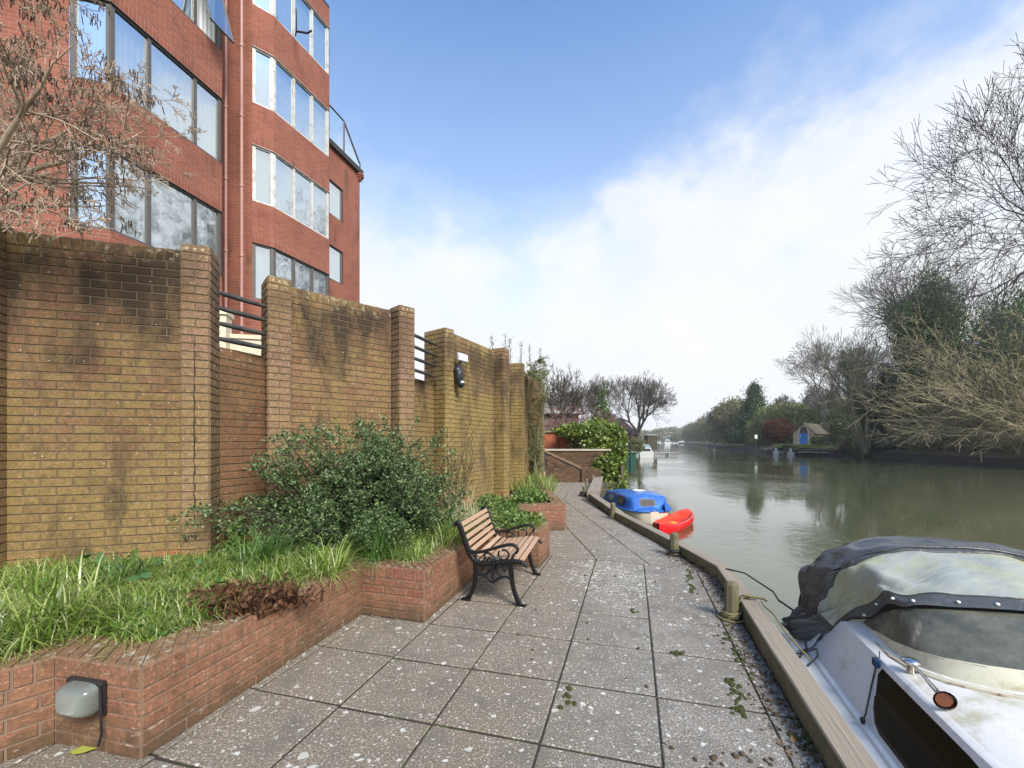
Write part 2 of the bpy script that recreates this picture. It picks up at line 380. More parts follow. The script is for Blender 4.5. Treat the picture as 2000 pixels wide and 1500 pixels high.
L1a = Vector((.526, 5.96)); L1d = Vector((1.372, -.582)).normalized(); L1n = Vector((-L1d.y, L1d.x))     # pointing away
L2a = Vector((2.0, 11.7)); L2n = Vector((.03, 1)).normalized()
K = [(1.20, 1.05), (1.4985, 2.065), (2.004, 3.786), (2.319, 4.953), (2.26, 6.10), (2.19, 6.86), (2.06, 8.67), (2.075, 11.76), (3.34, 17.3)]   # inner foot of the timber edge
def edge_clip(a, b_):   # keep left of a->b
    d = Vector(b_)-Vector(a); return (a, (-d.y, d.x))
q1 = Vector((1090-1000, 0)); O1 = gz(1115.5, 1251)
slabs(pv, (O1.x, O1.y), U1, .6, -8, 4, -6, 8, [(L1a-L1n*.011, -L1n), edge_clip((1.18, 1.0), (2.319, 4.953))])
O2 = gz(1162, 1089)
slabs(pv, (O2.x, O2.y), (-.058, 1), .6, -3, 4, -3, 14, [(L1a+L1n*.011, L1n), (L2a-L2n*.01, -L2n), edge_clip((2.35, 4.6), (2.05, 8.67)), edge_clip((2.319, 4.953), (2.26, 6.1))])
slabs(pv, (2.0, 11.7), (.2, 1), .6, -5, 4, -2, 12, [(L2a, L2n), edge_clip((2.075, 11.76), (3.34, 17.3)), ((1, 16.45), (0, -1))])
pv.build('paving_slabs', M['slab'], kind='structure')
def grass_ground():
    m, t, b = mat('rough grass ground'); p = wpos(t)
    c = mixc(t, noise(t, p, .35, 6), (.045, .07, .02), (.10, .10, .045)); c = mixc(t, mth(t, 'MULTIPLY', noise(t, p, 8, 5), .5), c, (.05, .04, .02))
    setc(t, b, c); b.inputs['Roughness'].default_value = 1; bump(t, b, noise(t, p, 6, 6), .1); return m
M['ground'] = grass_ground()
# near quay land (bedding under slabs), left bank
OUT = [(x+.12, y-.04) for x, y in K]
lb = [(-300, -40), (.7, -40), (.9, 0)]+OUT+[(4.35, 17.4), (4.9, 20.4), (14.5, 52), (20, 72), (60, 200), (112, 330), (172, 520), (-300, 560)]
g = MB(); near = [(-12, -3), (.9, -3), (.95, 0)]+OUT+[(3.35, 17.35), (-12, 17.35)]
g.prism(near, -2.2, -.007); g.build('paving_bed', M['joint'], kind='structure')
g = MB(); g.prism(lb, -2.5, -.12); g.build('ground', M['ground'], kind='structure')
# riverbed sheet to the horizon
g = MB(); g.prism([(-3000, -1500), (4000, -1500), (4000, 4000), (-3000, 4000)], -3.2, -3.0); g.build('riverbed', M['soil'], kind='structure')
# right bank
shore = [(25, -45), (34, 0), (39, 20), (44, 37.7), (48.5, 52), (52.5, 64), (51, 72), (48.5, 77), (50, 88), (60, 111), (78, 160), (128, 300), (190, 500), (240, 620), (700, 900)]
M['bank'] = simple('muddy bank', (.022, .016, .012), .9, .5, 2, bmp=.15, space='w')
M['litter'] = simple('leaf litter ground', (.10, .075, .04), 1, .45, 1.3, bmp=.08, space='w', dirt=(.05, .07, .02))
def offs(pts, d):
    o = []
    for i, p in enumerate(pts):
        a = Vector(pts[max(i-1, 0)]); b_ = Vector(pts[min(i+1, len(pts)-1)]); t_ = (b_-a).normalized(); n = Vector((t_.y, -t_.x)); o.append(Vector(p)+n*d)
    return o
def dens(pts, k=6):
    o = []
    for a, b_ in zip(pts, pts[1:]):
        for i in range(k): o.append((a[0]+(b_[0]-a[0])*i/k, a[1]+(b_[1]-a[1])*i/k))
    return o+[pts[-1]]
sh = dens(shore, 8); rr = random.Random(2)
sh = [(x+rr.uniform(-.35, .35), y+rr.uniform(-.35, .35)) for x, y in sh]
prof = [(0, -2.4), (.15, -.9), (.35, -.35), (1.0, .0), (2.5, .25), (8, .75), (30, 1.1), (120, 1.6), (900, 3)]
bk = MB(); rings = []
for d, z in prof:
    rings.append([Vector((q.x, q.y, z+(rr.uniform(-.08, .08) if 0 < d < 10 else 0))) for q in offs(sh, d)])
bk.loft(rings[:4], 0); bk.loft(rings[3:], 1)
bk.build('river_bank', [M['bank'], M['litter']], kind='structure')
lawn = MB(); lawn.prism([(48.6, 78.5), (53.5, 75), (64, 78), (63, 86), (52, 87)], .4, 1.02)
M['lawn'] = simple('short lawn', (.13, .17, .045), 1, .3, 1.5, space='w'); lawn.build('lawn', M['lawn'], kind='structure')
# water
m, t, b = mat('river water'); p = wpos(t)
setc(t, b, mixc(t, noise(t, p, .12, 3), (.06, .068, .034), (.085, .095, .05)))
b.inputs['Roughness'].default_value = .02; b.inputs['IOR'].default_value = 1.6; b.inputs['Specular IOR Level'].default_value = .9
w1 = noise(t, stretch(t, p, (1.0, .9, 1)), 2.6, 4, .55, .6); w2 = noise(t, stretch(t, p, (.9, .5, 1), .3), .55, 3, .5)
w3 = noise(t, p, 9.0, 3, .5)
hh = mth(t, 'ADD', mth(t, 'ADD', w1, mth(t, 'MULTIPLY', w2, 2.0)), mth(t, 'MULTIPLY', w3, .22))
patchy = ramp(t, noise(t, p, .10, 3, .5), [(.40, .15), (.60, 1.0)])
bn = bump(t, b, hh, .03, 1.0); t.links.new(mth(t, 'MULTIPLY', patchy, .5), bn.inputs['Strength']); M['water'] = m
g = MB(); g.quad((-600, -300, WZ), (1500, -300, WZ), (1500, 2500, WZ), (-600, 2500, WZ)); g.build('river_water', M['water'], kind='structure')

# ------------------------------------------------------------------ timber quay edge
def wood(name, c0, c1, moss=.0, scale=1.0, rough=.8):
    m, t, b = mat(name); uv = nd(t, 'ShaderNodeTexCoord').outputs['UV']; p = wpos(t)
    g1 = noise(t, stretch(t, uv, (2.2*scale, 60*scale, 1)), 1, 7, .65, .3); g2 = noise(t, stretch(t, uv, (.9, 14, 1)), 1, 4, .6)
    c = mixc(t, g1, c0, c1); c = mixc(t, ramp(t, g2, [(.5, 0.0), (.75, .55)]), c, tuple(x*.45 for x in c0))
    crack = noise(t, stretch(t, uv, (1.3, 90, 1)), 1, 2, .5); c = mixc(t, ramp(t, crack, [(.68, 0.0), (.72, .9)]), c, (.02, .016, .012))
    if moss: c = mixc(t, mth(t, 'MULTIPLY', ramp(t, noise(t, p, 3.5, 6, .65), [(.42, 0.0), (.6, 1.0)]), moss), c, (.075, .08, .022))
    setc(t, b, c); b.inputs['Roughness'].default_value = rough; bump(t, b, mth(t, 'SUBTRACT', g1, mth(t, 'MULTIPLY', crack, 1.0)), .006); return m
M['timber'] = wood('silvered oak timber', (.19, .155, .115), (.34, .29, .225), .0)
M['timber_green'] = wood('green stained timber', (.13, .11, .065), (.22, .19, .11), .65)
M['post'] = wood('mossy post timber', (.12, .10, .065), (.25, .21, .14), .6)
M['dark_timber'] = wood('wet dark timber', (.05, .045, .03), (.10, .09, .06), .5)
def beam(name, a, b_, w=.15, h=.14, z=0.0, drop=0.0, mats=None, parent=None):
    a = Vector((a[0], a[1], z)); b_ = Vector((b_[0], b_[1], z)); d = (b_-a).normalized(); n = Vector((d.y, -d.x, 0))
    mb = MB(); L = (b_-a).length; k = max(2, int(L/.35)); rings = []
    def pr(c): # cross-section, inner bottom -> inner top -> outer top -> outer bottom
        return [c+n*0-Vector((0, 0, .02)), c+Vector((0, 0, h-.008)), c+n*.008+Vector((0, 0, h)), c+n*(w-.012)+Vector((0, 0, h)), c+n*w+Vector((0, 0, h-.014)), c+n*w-Vector((0, 0, .05))]
    for i in range(k+1):
        c = a+d*(L*i/k)+Vector((0, 0, rnd.uniform(-.002, .002)))+n*rnd.uniform(-.002, .002); rings.append(pr(c))
    for i in range(k):
        A, B = rings[i], rings[i+1]; vl = [0, .14, .15, .29, .30, .45]
        for j in range(5):
            mb.add([A[j], A[j+1], B[j+1], B[j]], [(0, 1, 2, 3)], 1 if j == 0 else 0, [[(L*i/k, vl[j]), (L*i/k, vl[j+1]), (L*(i+1)/k, vl[j+1]), (L*(i+1)/k, vl[j])]])
    mb.add(rings[0], [tuple(range(6))], 0); mb.add(rings[-1], [tuple(reversed(range(6)))], 0)
    return mb.build(name, mats or [M['timber'], M['timber_green']], parent)
qe = thing('quay_edging', 'long silvered timber kerb beams edging the quay above the water', 'edging', (2.0, 3.8, 0))
pts = [(K[0][0]-.3, K[0][1]-1.0), (2.02, 3.84), (2.319, 4.953), (2.255, 6.30), (2.055, 8.67), (2.075, 11.76)]
for i, (a, b_) in enumerate(zip(pts, pts[1:])):
    a_, bb = Vector(a), Vector(b_); d = (bb-a_).normalized(); o = beam('beam', a_+d*(.004), bb-d*.004, .15 if i < 4 else .18, parent=qe)
a = Vector((2.03, 11.8)); b_ = Vector((3.22, 17.0))
beam('beam', a, a+(b_-a)*.55, .32, .20, parent=qe); beam('beam', a+(b_-a)*.56, b_, .32, .20, parent=qe)
qw = MB()
for a, b_ in zip([(.9, 0)]+OUT, OUT+[(4.35, 17.4)]):
    a, b_ = Vector((a[0], a[1], 0)), Vector((b_[0], b_[1], 0)); d = b_-a; L = d.length; k = max(1, round(L/.22)); dn = d.normalized(); n = Vector((dn.y, -dn.x, 0))
    for i in range(k): qw.obox(a+dn*(L*i/k)+Vector((0, 0, -2.0)), dn*(L/k-.01), n*.05*(1+.3*(i % 2)), (0, 0, 1.94))
qw.build('quay_wall', M['dark_timber'], kind='structure')
# mooring posts
def post(p, w, h, label, rz=.3):
    mb = MB(); x, y = p[0], p[1]; rings = []
    for z, s in ((-.3, 1), (h*.5, 1), (h-.035, .98), (h-.02, .95), (h, .62)):
        r_ = []
        for k in range(8):
            q = math.pi/4*k+math.pi/8; rr_ = w/2*s*1.09; ca, sa = math.cos(q), math.sin(q)
            rr_ *= 1+.0*k; r_.append(Vector((x+ca*rr_+z*.01, y+sa*rr_, z)))
        rings.append(r_)
    for i in range(4):
        for k in range(8):
            l = (k+1) % 8; mb.add([rings[i][k], rings[i][l], rings[i+1][l], rings[i+1][k]], [(0, 1, 2, 3)], 0, [[(rings[i][0].z, k*.04), (rings[i][0].z, k*.04+.04), (rings[i+1][0].z, k*.04+.04), (rings[i+1][0].z, k*.04)]])
    mb.add(rings[-1], [tuple(range(8))], 0)
    return tag(mb.build('mooring_post', M['post'], base=(x, y, 0)), label, 'post', 'wooden mooring posts along the quay edge')
PP = [((1.915, 3.80), .105, .325, 'nearest and largest mossy wooden mooring post with rope knotted round its foot'),
      ((2.20, 5.90), .105, .31, 'wooden mooring post second from the camera with rope running to the white boat'),
      ((2.02, 8.72), .095, .32, 'plain wooden mooring post without rope beside the blue and cream boat'),
      ((2.05, 12.4), .085, .27, 'small wooden mooring post with a tangled rope heap at its foot'),
      ((2.50, 14.6), .085, .30, 'thin mooring post beside the thick far quay beam, one beyond the rope heap'),
      ((3.00, 16.2), .09, .30, 'farthest mooring post, in front of the low brick end block')]
for p, w, h, l in PP: post(p, w, h, l)
M['rope'] = simple('dirty mossy rope', (.17, .15, .075), .95, .5, 40, space='w'); M['rope_dark'] = simple('thin dark rope', (.045, .04, .035), .8, .3, 40, space='w')
def ringpts(c, r, turns, z0, dz, n=14, wob=.08, seed=1):
    q = random.Random(seed); o = []
    for i in range(int(turns*n)+1):
        a = 2*math.pi*i/n; rr_ = r*(1+q.uniform(-wob, wob)); o.append(Vector((c[0]+rr_*math.cos(a), c[1]+rr_*math.sin(a), z0+dz*i/n+q.uniform(-.004, .004))))
    return o
rp = MB(); c = PP[0][0]
rp.tube(ringpts(c, .072, 3.2, .02, .016), .011, 6); rp.tube(ringpts(c, .10, 1.1, .012, .0, seed=3), .010, 6)
rp.tube([(c[0]+.06, c[1]+.03, .06), (c[0]+.14, c[1]+.09, .155), (c[0]+.22, c[1]+.07, .17), (c[0]+.30, c[1]+.03, .165), (c[0]+.31, c[1], .155)], .012, 6)
rp.tube([(c[0]+.05, c[1]+.06, .05), (c[0]+.12, c[1]+.12, .15), (c[0]+.2, c[1]+.10, .165), (c[0]+.24, c[1]+.04, .17), (c[0]+.18, c[1]+.06, .178), (c[0]+.15, c[1]+.10, .17)], .011, 6)
rp.tube([(c[0]+.26, c[1]-.0, .155), (c[0]+.23, c[1]-.10, .15), (c[0]+.20, c[1]-.28, .152), (c[0]+.13, c[1]-.55, .12), (2.14, 3.12, -.02)], .007, 5)
tag(rp.build('mooring_rope', M['rope'], base=(c[0], c[1], 0)), 'thick mossy rope knotted round the nearest mooring post and over the kerb', 'rope')
c = PP[1][0]; rp = MB(); rp.tube(ringpts(c, .07, 2.4, .06, .018, seed=5), .009, 6); rp.tube(ringpts(c, .085, 1.2, .02, .02, seed=7), .010, 6)
rp.tube([(c[0]+.05, c[1]-.06, .03), (c[0]+.1, c[1]-.25, .02), (c[0]+.06, c[1]-.35, .02), (c[0]+.13, c[1]-.5, .03), (c[0]+.1, c[1]-.62, .03), (c[0]+.16, 4.95, .05), (2.36, 4.78, .15), (2.47, 4.62, .152), (2.52, 4.2, .10), (2.45, 4.0, .09), (2.50, 3.72, .04)], .0085, 6)
tag(rp.build('mooring_rope', M['rope_dark'], base=(c[0], c[1], 0)), 'dark rope tied to the second mooring post and strung across to the white cabin boat', 'rope')
c = PP[3][0]; rp = MB()
for k in range(5): rp.tube(ringpts((c[0]-.05+.03*k, c[1]-.12+.02*k), .09+.015*k, 1.3, .02+.02*k, .02, seed=20+k, wob=.3), .013, 5)
tag(rp.build('rope_coil', M['rope_dark'], base=(c[0], c[1], 0)), 'tangled dark rope heap at the foot of a small far mooring post', 'rope')
# moss, grit and leaves along the kerb foot
rg = np.random.default_rng(3)
def on_kerb(n, w0, w1, y0=1.6, y1=6.2):
    P = []
    Ks = [Vector(k) for k in K]
    while len(P) < n:
        y = rg.uniform(y0, y1)
        for a, b_ in zip(Ks, Ks[1:]):
            if a.y <= y <= b_.y:
                x = a.x+(b_.x-a.x)*(y-a.y)/(b_.y-a.y); P.append((x-abs(rg.normal())*w1-w0, y, .004)); break
    return np.array(P)
P = on_kerb(1500, .01, .10); V, Q = leaf_mesh(P, rg.uniform(.010, .04, len(P)), rg, D=np.c_[rg.normal(size=(len(P), 2)), np.full(len(P), .15)], w=.6)
V[:, 2] = np.maximum(V[:, 2], .003)
M['debris'] = foliage('dead leaf grit', [(.05, .035, .02), (.12, .08, .045), (.19, .13, .08), (.03, .022, .015)], trans=0, rough=.9)
np_mesh('leaf_litter', V, Q, M['debris'], kind='stuff')
M['moss'] = simple('bright moss', (.085, .10, .018), 1, .5, 60, bmp=.02, space='w')
mo = MB(); rm = random.Random(8)
for cx_, cy_, n_, s_ in ((1.33, 2.55, 26, .10), (1.53, 2.28, 22, .09), (1.40, 2.75, 14, .08), (1.63, 3.1, 16, .10), (1.70, 3.45, 12, .07), (1.20, 3.19, 7, .03), (1.10, 3.95, 9, .04), (1.90, 4.6, 22, .12), (2.08, 5.1, 24, .12), (.33, 2.62, 8, .05)):
    for k in range(n_):
        r_ = rm.uniform(.006, .02); a_ = rm.gauss(0, s_)
        mo.ell((cx_+a_*.27+rm.gauss(0, .02), cy_+a_, .002), (r_, r_*rm.uniform(.8, 1.5), r_*.7), 7, 4)
mo.build('moss', M['moss'], kind='stuff')
mo = MB()
for k in range(60):
    if k < 30: x_, y_ = 1.02+rm.gauss(0, .16), 2.10+rm.gauss(0, .06)
    else: x_, y_ = rm.uniform(.0, 1.9), rm.uniform(1.9, 5.5)
    if x_ > .28*y_+.85: continue
    r_ = rm.uniform(.003, .014); mo.ell((x_, y_, r_*.4), (r_, r_*rm.uniform(.6, 1.6), r_*.7), 6, 4)
mo.build('soil_crumbs', simple('brown crumbs', (.07, .05, .03), 1, .5, 30), kind='stuff')
# fallen leaf
lf = MB(); fl = gz(160, 1470)
o_ = [(0, 0), (.035, .028), (.075, .034), (.10, .022), (.135, .012), (.15, 0), (.135, -.012), (.10, -.020), (.075, -.03), (.035, -.028)]
ang = R(18); rot = Matrix.Rotation(ang, 3, 'Z')
lf.add([fl+rot @ Vector((x-.05, y*1.15, .014+.05*x)) for x, y in o_], [tuple(range(10))]); lf.tube([fl+rot @ Vector(v) for v in ((.08, 0, .018), (.13, .0, .02), (.17, -.012, .02), (.21, -.04, .012))], .0025, 5)
tag(lf.build('fallen_leaf', simple('yellow green leaf', (.33, .36, .06), .5, .3, 30), base=fl), 'yellow green fallen leaf lying on paving below the wall lamp', 'leaf')
# ------------------------------------------------------------------ brick generator
rb = random.Random(11)
def brick_face(mb, o, u, L, z0, z1, solid=0, cop=0.0, bl=.225, ch=.075, jut=.006, half=0, capz=None):
    """bricks (mat 0) standing proud of a mortar sheet (mat 1) on a vertical face"""
    o = Vector((o[0], o[1], 0)); u = Vector((u[0], u[1], 0)).normalized(); n = Vector((u.y, -u.x, 0))
    def P(a, z, d): return o+u*a+n*d+Vector((0, 0, z))
    mb.quad(P(0, z0, 0), P(L, z0, 0), P(L, z1, 0), P(0, z1, 0), 1)
    def brick(a0, a1, b0, b1):
        j = .0045; a0 += j; a1 -= j; b0 += j; b1 -= j
        if a1-a0 < .012: return
        d = jut+rb.uniform(-.0012, .0015); c = .0035; k = [rb.uniform(-.0012, .0012) for _ in range(8)]
        q = [P(a0+k[0], b0+k[1], -.001), P(a1+k[2], b0+k[3], -.001), P(a1+k[4], b1+k[5], -.001), P(a0+k[6], b1+k[7], -.001),
             P(a0+c+k[0], b0+c+k[1], d), P(a1-c+k[2], b0+c+k[3], d), P(a1-c+k[4], b1-c+k[5], d), P(a0+c+k[6], b1-c+k[7], d)]
        mb.add(q, [(4, 5, 6, 7), (0, 1, 5, 4), (1, 2, 6, 5), (2, 3, 7, 6), (3, 0, 4, 7)], 0)
    zt = z1-cop; z = z0; row = half; zs = []
    k = max(1, round((zt-z0)/ch)); hh = (zt-z0)/k
    for r in range(k):
        off = (bl/2 if (r+half) % 2 else 0); a = -off
        while a < L-1e-4:
            brick(max(a, 0), min(a+bl, L), z0+r*hh, z0+(r+1)*hh); a += bl
    if cop:
        m_ = max(1, round(L/.075)); w = L/m_
        for i in range(m_): brick(i*w, (i+1)*w, zt, z1)
def cop_top(mb, o, u, L, T, z, w=.075):
    """top of a brick-on-edge coping: bricks run across the wall"""
    o = Vector((o[0], o[1], z)); u = Vector((u[0], u[1], 0)).normalized(); n = Vector((-u.y, u.x, 0)); m_ = max(1, round(L/w)); w = L/m_
    mb.quad(o, o+u*L, o+u*L+n*T, o+n*T, 1)
    for i in range(m_):
        k = rb.uniform(0, .003); a0, a1 = i*w+.004, (i+1)*w-.004; c = .003; up = Vector((0, 0, .005+k))
        q = [o+u*a0, o+u*a1, o+u*a1+n*T, o+u*a0+n*T]; r = [o+u*(a0+c)+n*c+up, o+u*(a1-c)+n*c+up, o+u*(a1-c)+n*(T-c)+up, o+u*(a0+c)+n*(T-c)+up]
        mb.add(q+r, [(4, 5, 6, 7), (0, 1, 5, 4), (1, 2, 6, 5), (2, 3, 7, 6), (3, 0, 4, 7)], 0)
def wall_piece(name, p, q, z0, z1, parent, mats, T=.215, cop=.0, ends=True, half=0, capdots=False):
    mb = MB(); p = Vector(p); q = Vector(q); d = q-p; L = d.length; u = d.normalized(); n = Vector((-u.y, u.x))
    brick_face(mb, p, u, L, z0, z1, cop=cop, half=half)
    if ends:
        brick_face(mb, q, n, T, z0, z1, cop=0, half=1-half); brick_face(mb, p+n*T, -n, T, z0, z1, cop=0, half=1-half)
    brick_face(mb, q+n*T, -u, L, z0, z1, cop=cop, half=half)
    cop_top(mb, p, u, L, T, z1)
    if capdots:
        for k in range(3):
            c = Vector((p.x, p.y, z1-.038))+Vector((u.x, u.y, 0))*(.05+.062*k)+Vector((u.y, -u.x, 0))*.0062
            mb.add([c+Vector((u.x, u.y, 0))*math.cos(a)*.014+Vector((0, 0, 1))*math.sin(a)*.014+Vector((u.y, -u.x, 0))*.002 for a in [2*math.pi*i/10 for i in range(10)]], [tuple(range(10))], 2)
    return mb.build(name, mats, parent)
M['dot'] = simple('pale lichen filled brick hole', (.42, .34, .20), .9, .4, 50, space='w')
gw = thing('garden_wall', 'tall stepped brick garden wall with piers, stained olive and black, behind the planter', 'wall', (-2, 5, 0))
Wm = [M['wall'], M['wall_mortar'], M['dot']]; Pm = [M['pier'], M['wall_mortar'], M['dot']]; Ym = [M['yellow'], M['wall_mortar'], M['dot']]
u0 = Vector((.9525, .3045))
wall_piece('pier', Vector((-4.20, 3.545))-u0*.225, (-4.20, 3.545), .25, 3.36, gw, Pm, T=.33)
wall_piece('panel', Vector((-4.23, 3.64))-u0*3.0, Vector((-4.23, 3.64))-u0*.26, .25, 3.31, gw, Wm, cop=.11)
wall_piece('panel', (-4.23, 3.64), (-3.035, 4.02), .25, 3.31, gw, Wm, cop=.11, ends=False)
wall_piece('pier', (-3.03, 3.98), (-2.818, 4.056), .25, 3.36, gw, Pm, T=.30, capdots=True)
wall_piece('panel', (-2.92, 4.345), (-2.755, 4.86), .25, 2.49, gw, [brick_mat('red brown weathered brick', [(.21, .10, .055), (.27, .13, .075), (.24, .12, .07)], algae=.3, dark_top=.5, red_base=True, ztop=2.49), M['wall_mortar'], M['dot']], T=.2, cop=.11, ends=False)
wall_piece('pier', (-2.665, 4.75), (-2.484, 4.90), .25, 3.36, gw, Pm, T=.35, capdots=True)
wall_piece('panel', (-2.53, 4.965), (-1.63, 5.87), .25, 3.31, gw, Wm, cop=.11, ends=False)
wall_piece('pier', (-1.49, 5.77), (-1.329, 5.934), .25, 3.36, gw, Pm, T=.26, capdots=True)
wall_piece('panel', (-1.55, 6.25), (-1.27, 7.07), .25, 2.49, gw, Wm, T=.2, cop=.11, ends=False)
wall_piece('pier', (-1.068, 6.93), (-.944, 7.086), .25, 3.36, gw, Ym, T=.5, capdots=True)
wall_piece('panel', (-.965, 7.11), (-.355, 8.46), .25, 3.31, gw, Ym, cop=.11, ends=False)
wall_piece('pier', (-.158, 8.407), (-.056, 8.612), .25, 3.36, gw, Ym, T=.25)
wall_piece('panel', (-.24, 8.66), (-.02, 10.1), .25, 2.49, gw, Wm, T=.2, cop=.11, ends=False)
wall_piece('pier', (.248, 10.05), (.294, 10.245), .25, 3.36, gw, Ym, T=.42)
wall_piece('panel', (.19, 10.27), (.50, 11.85), .25, 3.31, gw, Wm, cop=.11, ends=False)
wall_piece('pier', (.784, 11.9), (.824, 12.1), .25, 3.36, gw, Pm, T=.29)
wall_piece('panel', (.70, 12.12), (.86, 14.0), .0, 2.6, gw, Wm, cop=.11, ends=False)
wall_piece('pier', (1.02, 14.2), (1.06, 14.4), .0, 3.36, gw, Pm, T=.2)
# fine crack down the first pier
ck = MB(); a0 = Vector((-3.03, 3.98, 0)); uu = Vector((.212, .076, 0)).normalized(); nn = Vector((uu.y, -uu.x, 0)); z = 2.45; pc = []
while z > .8: pc.append(a0+uu*(.108+rb.uniform(-.006, .006))+nn*.0085+Vector((0, 0, z))); z -= .04
ck.tube(pc, [rb.uniform(.002, .0055) for _ in pc], 4); ck.build('crack', simple('black crack', (.012, .01, .008), 1), gw)
M['metal'] = simple('grey painted tube', (.06, .06, .06), .45, .4, 8, metal=.3, dirt=(.12, .11, .09))
def railing(p, q, z0, n, parent, dz):
    p, q = Vector(p), Vector(q); r = thing('railing', '', '', (0, 0, 0)); r.parent = parent; del r['label']; del r['category']
    r.location = -parent_base(parent)
    for k in range(n):
        z = z0+dz*k; mb = MB(); P = [Vector((p.x, p.y, z)).lerp(Vector((q.x, q.y, z)), i/6) for i in range(7)]; mb.tube(P, [.014, .024, .026, .027, .026, .024, .014], 8); mb.build('rail', M['metal'], r)
railing((-2.93, 4.28), (-2.69, 4.77), 2.57, 4, gw, .152)
railing((-1.46, 6.12), (-1.20, 6.98), 2.58, 4, gw, .168)
# ------------------------------------------------------------------ brick planter
def rot_in(poly, d):
    o = []
    for i in range(len(poly)):
        a, b_, c = Vector(poly[i-1]), Vector(poly[i]), Vector(poly[(i+1) % len(poly)])
        n1_ = Vector((-(b_-a).normalized().y, (b_-a).normalized().x)); n2_ = Vector((-(c-b_).normalized().y, (c-b_).normalized().x))
        k = 1+n1_.dot(n2_); o.append(tuple(b_+(n1_+n2_)*(d/max(k, .3))))
    return o
PZ = .445
front = [(-3.6, .72), (-2.343, 2.238), (-1.806, 2.118), (-1.343, 3.91), (-.751, 3.732), (-.268, 5.478), (.337, 5.311), (.505, 5.88), (.02, 6.02), (.36, 7.54), (.94, 7.60), (.80, 12.0)]
pl = thing('brick_planter', 'low zigzag planter wall of orange red brick edging the paving', 'planter', (-1, 4, 0))
mb = MB()
for i, (a, b_) in enumerate(zip(front, front[1:])):
    a, b_ = Vector(a), Vector(b_); u = (b_-a).normalized(); L = (b_-a).length
    brick_face(mb, a, u, L, 0.0, PZ, cop=.105, half=i % 2, ch=.068)
mb.build('wall', [M['planter'], M['planter_mortar']], pl)
tw = .225; M['cope'] = brick_mat('planter coping brick', [(.20, .09, .052), (.27, .13, .075), (.24, .10, .06), (.18, .10, .06)], algae=.5, speck=.5, ztop=.5, olive=(.17, .13, .055))
mb = MB(); inn = []
for i in range(len(front)):
    if i == 0 or i == len(front)-1:
        a, b_ = (Vector(front[0]), Vector(front[1])) if i == 0 else (Vector(front[-2]), Vector(front[-1])); u = (b_-a).normalized(); inn.append(Vector(front[i])+Vector((-u.y, u.x))*tw)
    else:
        a, b_, c = Vector(front[i-1]), Vector(front[i]), Vector(front[i+1]); u = (b_-a).normalized(); v = (c-b_).normalized(); n1_ = Vector((-u.y, u.x)); n2_ = Vector((-v.y, v.x)); inn.append(b_+(n1_+n2_)*(tw/max(1+n1_.dot(n2_), .35)))
for i in range(len(front)-1):
    a, b_, c, d = Vector(front[i]), Vector(front[i+1]), inn[i+1], inn[i]; L = (b_-a).length; m_ = max(1, round(L/.075))
    A = [Vector((p.x, p.y, PZ)) for p in (a, b_, c, d)]; mb.add(A, [(0, 1, 2, 3)], 1)
    for k in range(m_):
        s0, s1 = (k+.055)/m_, (k+.945)/m_; q = [A[0].lerp(A[1], s0), A[0].lerp(A[1], s1), A[3].lerp(A[2], s1), A[3].lerp(A[2], s0)]
        cc = sum(q, Vector())/4; up = Vector((0, 0, .006+rb.uniform(0, .003))); r = [p.lerp(cc, .03)+up for p in q]
        mb.add(q+r, [(4, 5, 6, 7), (0, 1, 5, 4), (1, 2, 6, 5), (2, 3, 7, 6), (3, 0, 4, 7)], 0)
    mb.quad(Vector((c.x, c.y, PZ)), Vector((d.x, d.y, PZ)), Vector((d.x, d.y, .2)), Vector((c.x, c.y, .2)), 1)
mb.build('coping', [M['cope'], M['planter_mortar']], pl)
sb = MB(); so_ = [(p.x-.0, p.y) for p in inn]+[(.6, 12.1), (-.5, 8.8), (-1.5, 6.6), (-2.6, 5.2), (-3.2, 4.3), (-6, 3.2), (-6, .8)]
sb.prism(so_, .1, .40); sb.build('soil', M['soil'], pl)
# bulkhead wall lamp on the planter
bl = thing('bulkhead_lamp', 'rectangular pillow glass bulkhead lamp on the front face of the planter', 'lamp', (-2.15, 2.19, .18))
u = Vector((.537, -.12, 0)).normalized(); n = Vector((u.y, -u.x, 0)); o = Vector((-2.343, 2.238, 0))+u*.235+n*.012+Vector((0, 0, .285))
def pillow(mb, o, u, n, w, h, d, nn=14, e=4):
    up = Vector((0, 0, 1)); rings = []
    for i in range(7):
        f = i/6; s = math.cos(f*math.pi/2)**.45 if i < 6 else .001; dd = d*math.sin(f*math.pi/2); r_ = []
        for k in range(32):
            a = 2*math.pi*k/32; ca, sa = math.cos(a), math.sin(a); x = abs(ca)**(2/e)*math.copysign(1, ca); y = abs(sa)**(2/e)*math.copysign(1, sa)
            r_.append(o+u*x*w/2*s+up*y*h/2*s+n*dd)
        rings.append(r_)
    mb.loft(rings, 0, closed=True)
mb = MB(); mb.obox(o-u*.115-Vector((0, 0, .083))-n*.006, u*.23, n*.03, (0, 0, .166)); mb.build('backplate', simple('black lamp housing', (.02, .02, .02), .4), bl, bevel=.006)
mb = MB(); pillow(mb, o+n*.024, u, n, .215, .155, .075)
m, t, b = mat('frosted ribbed glass'); b.inputs['Base Color'].default_value = (.62, .68, .62, 1); b.inputs['Roughness'].default_value = .22; b.inputs['Coat Weight'].default_value = .6
wv = nd(t, 'ShaderNodeTexWave', {'Vector': wpos(t), 'Scale': 90.0, 'Distortion': .2}); wv.bands_direction = 'DIAGONAL'; bump(t, b, wv.outputs[0], .006, 1.0)
setc(t, b, mixc(t, wv.outputs[0], (.16, .19, .15), (.52, .56, .50))); mb.build('lens', m, bl)
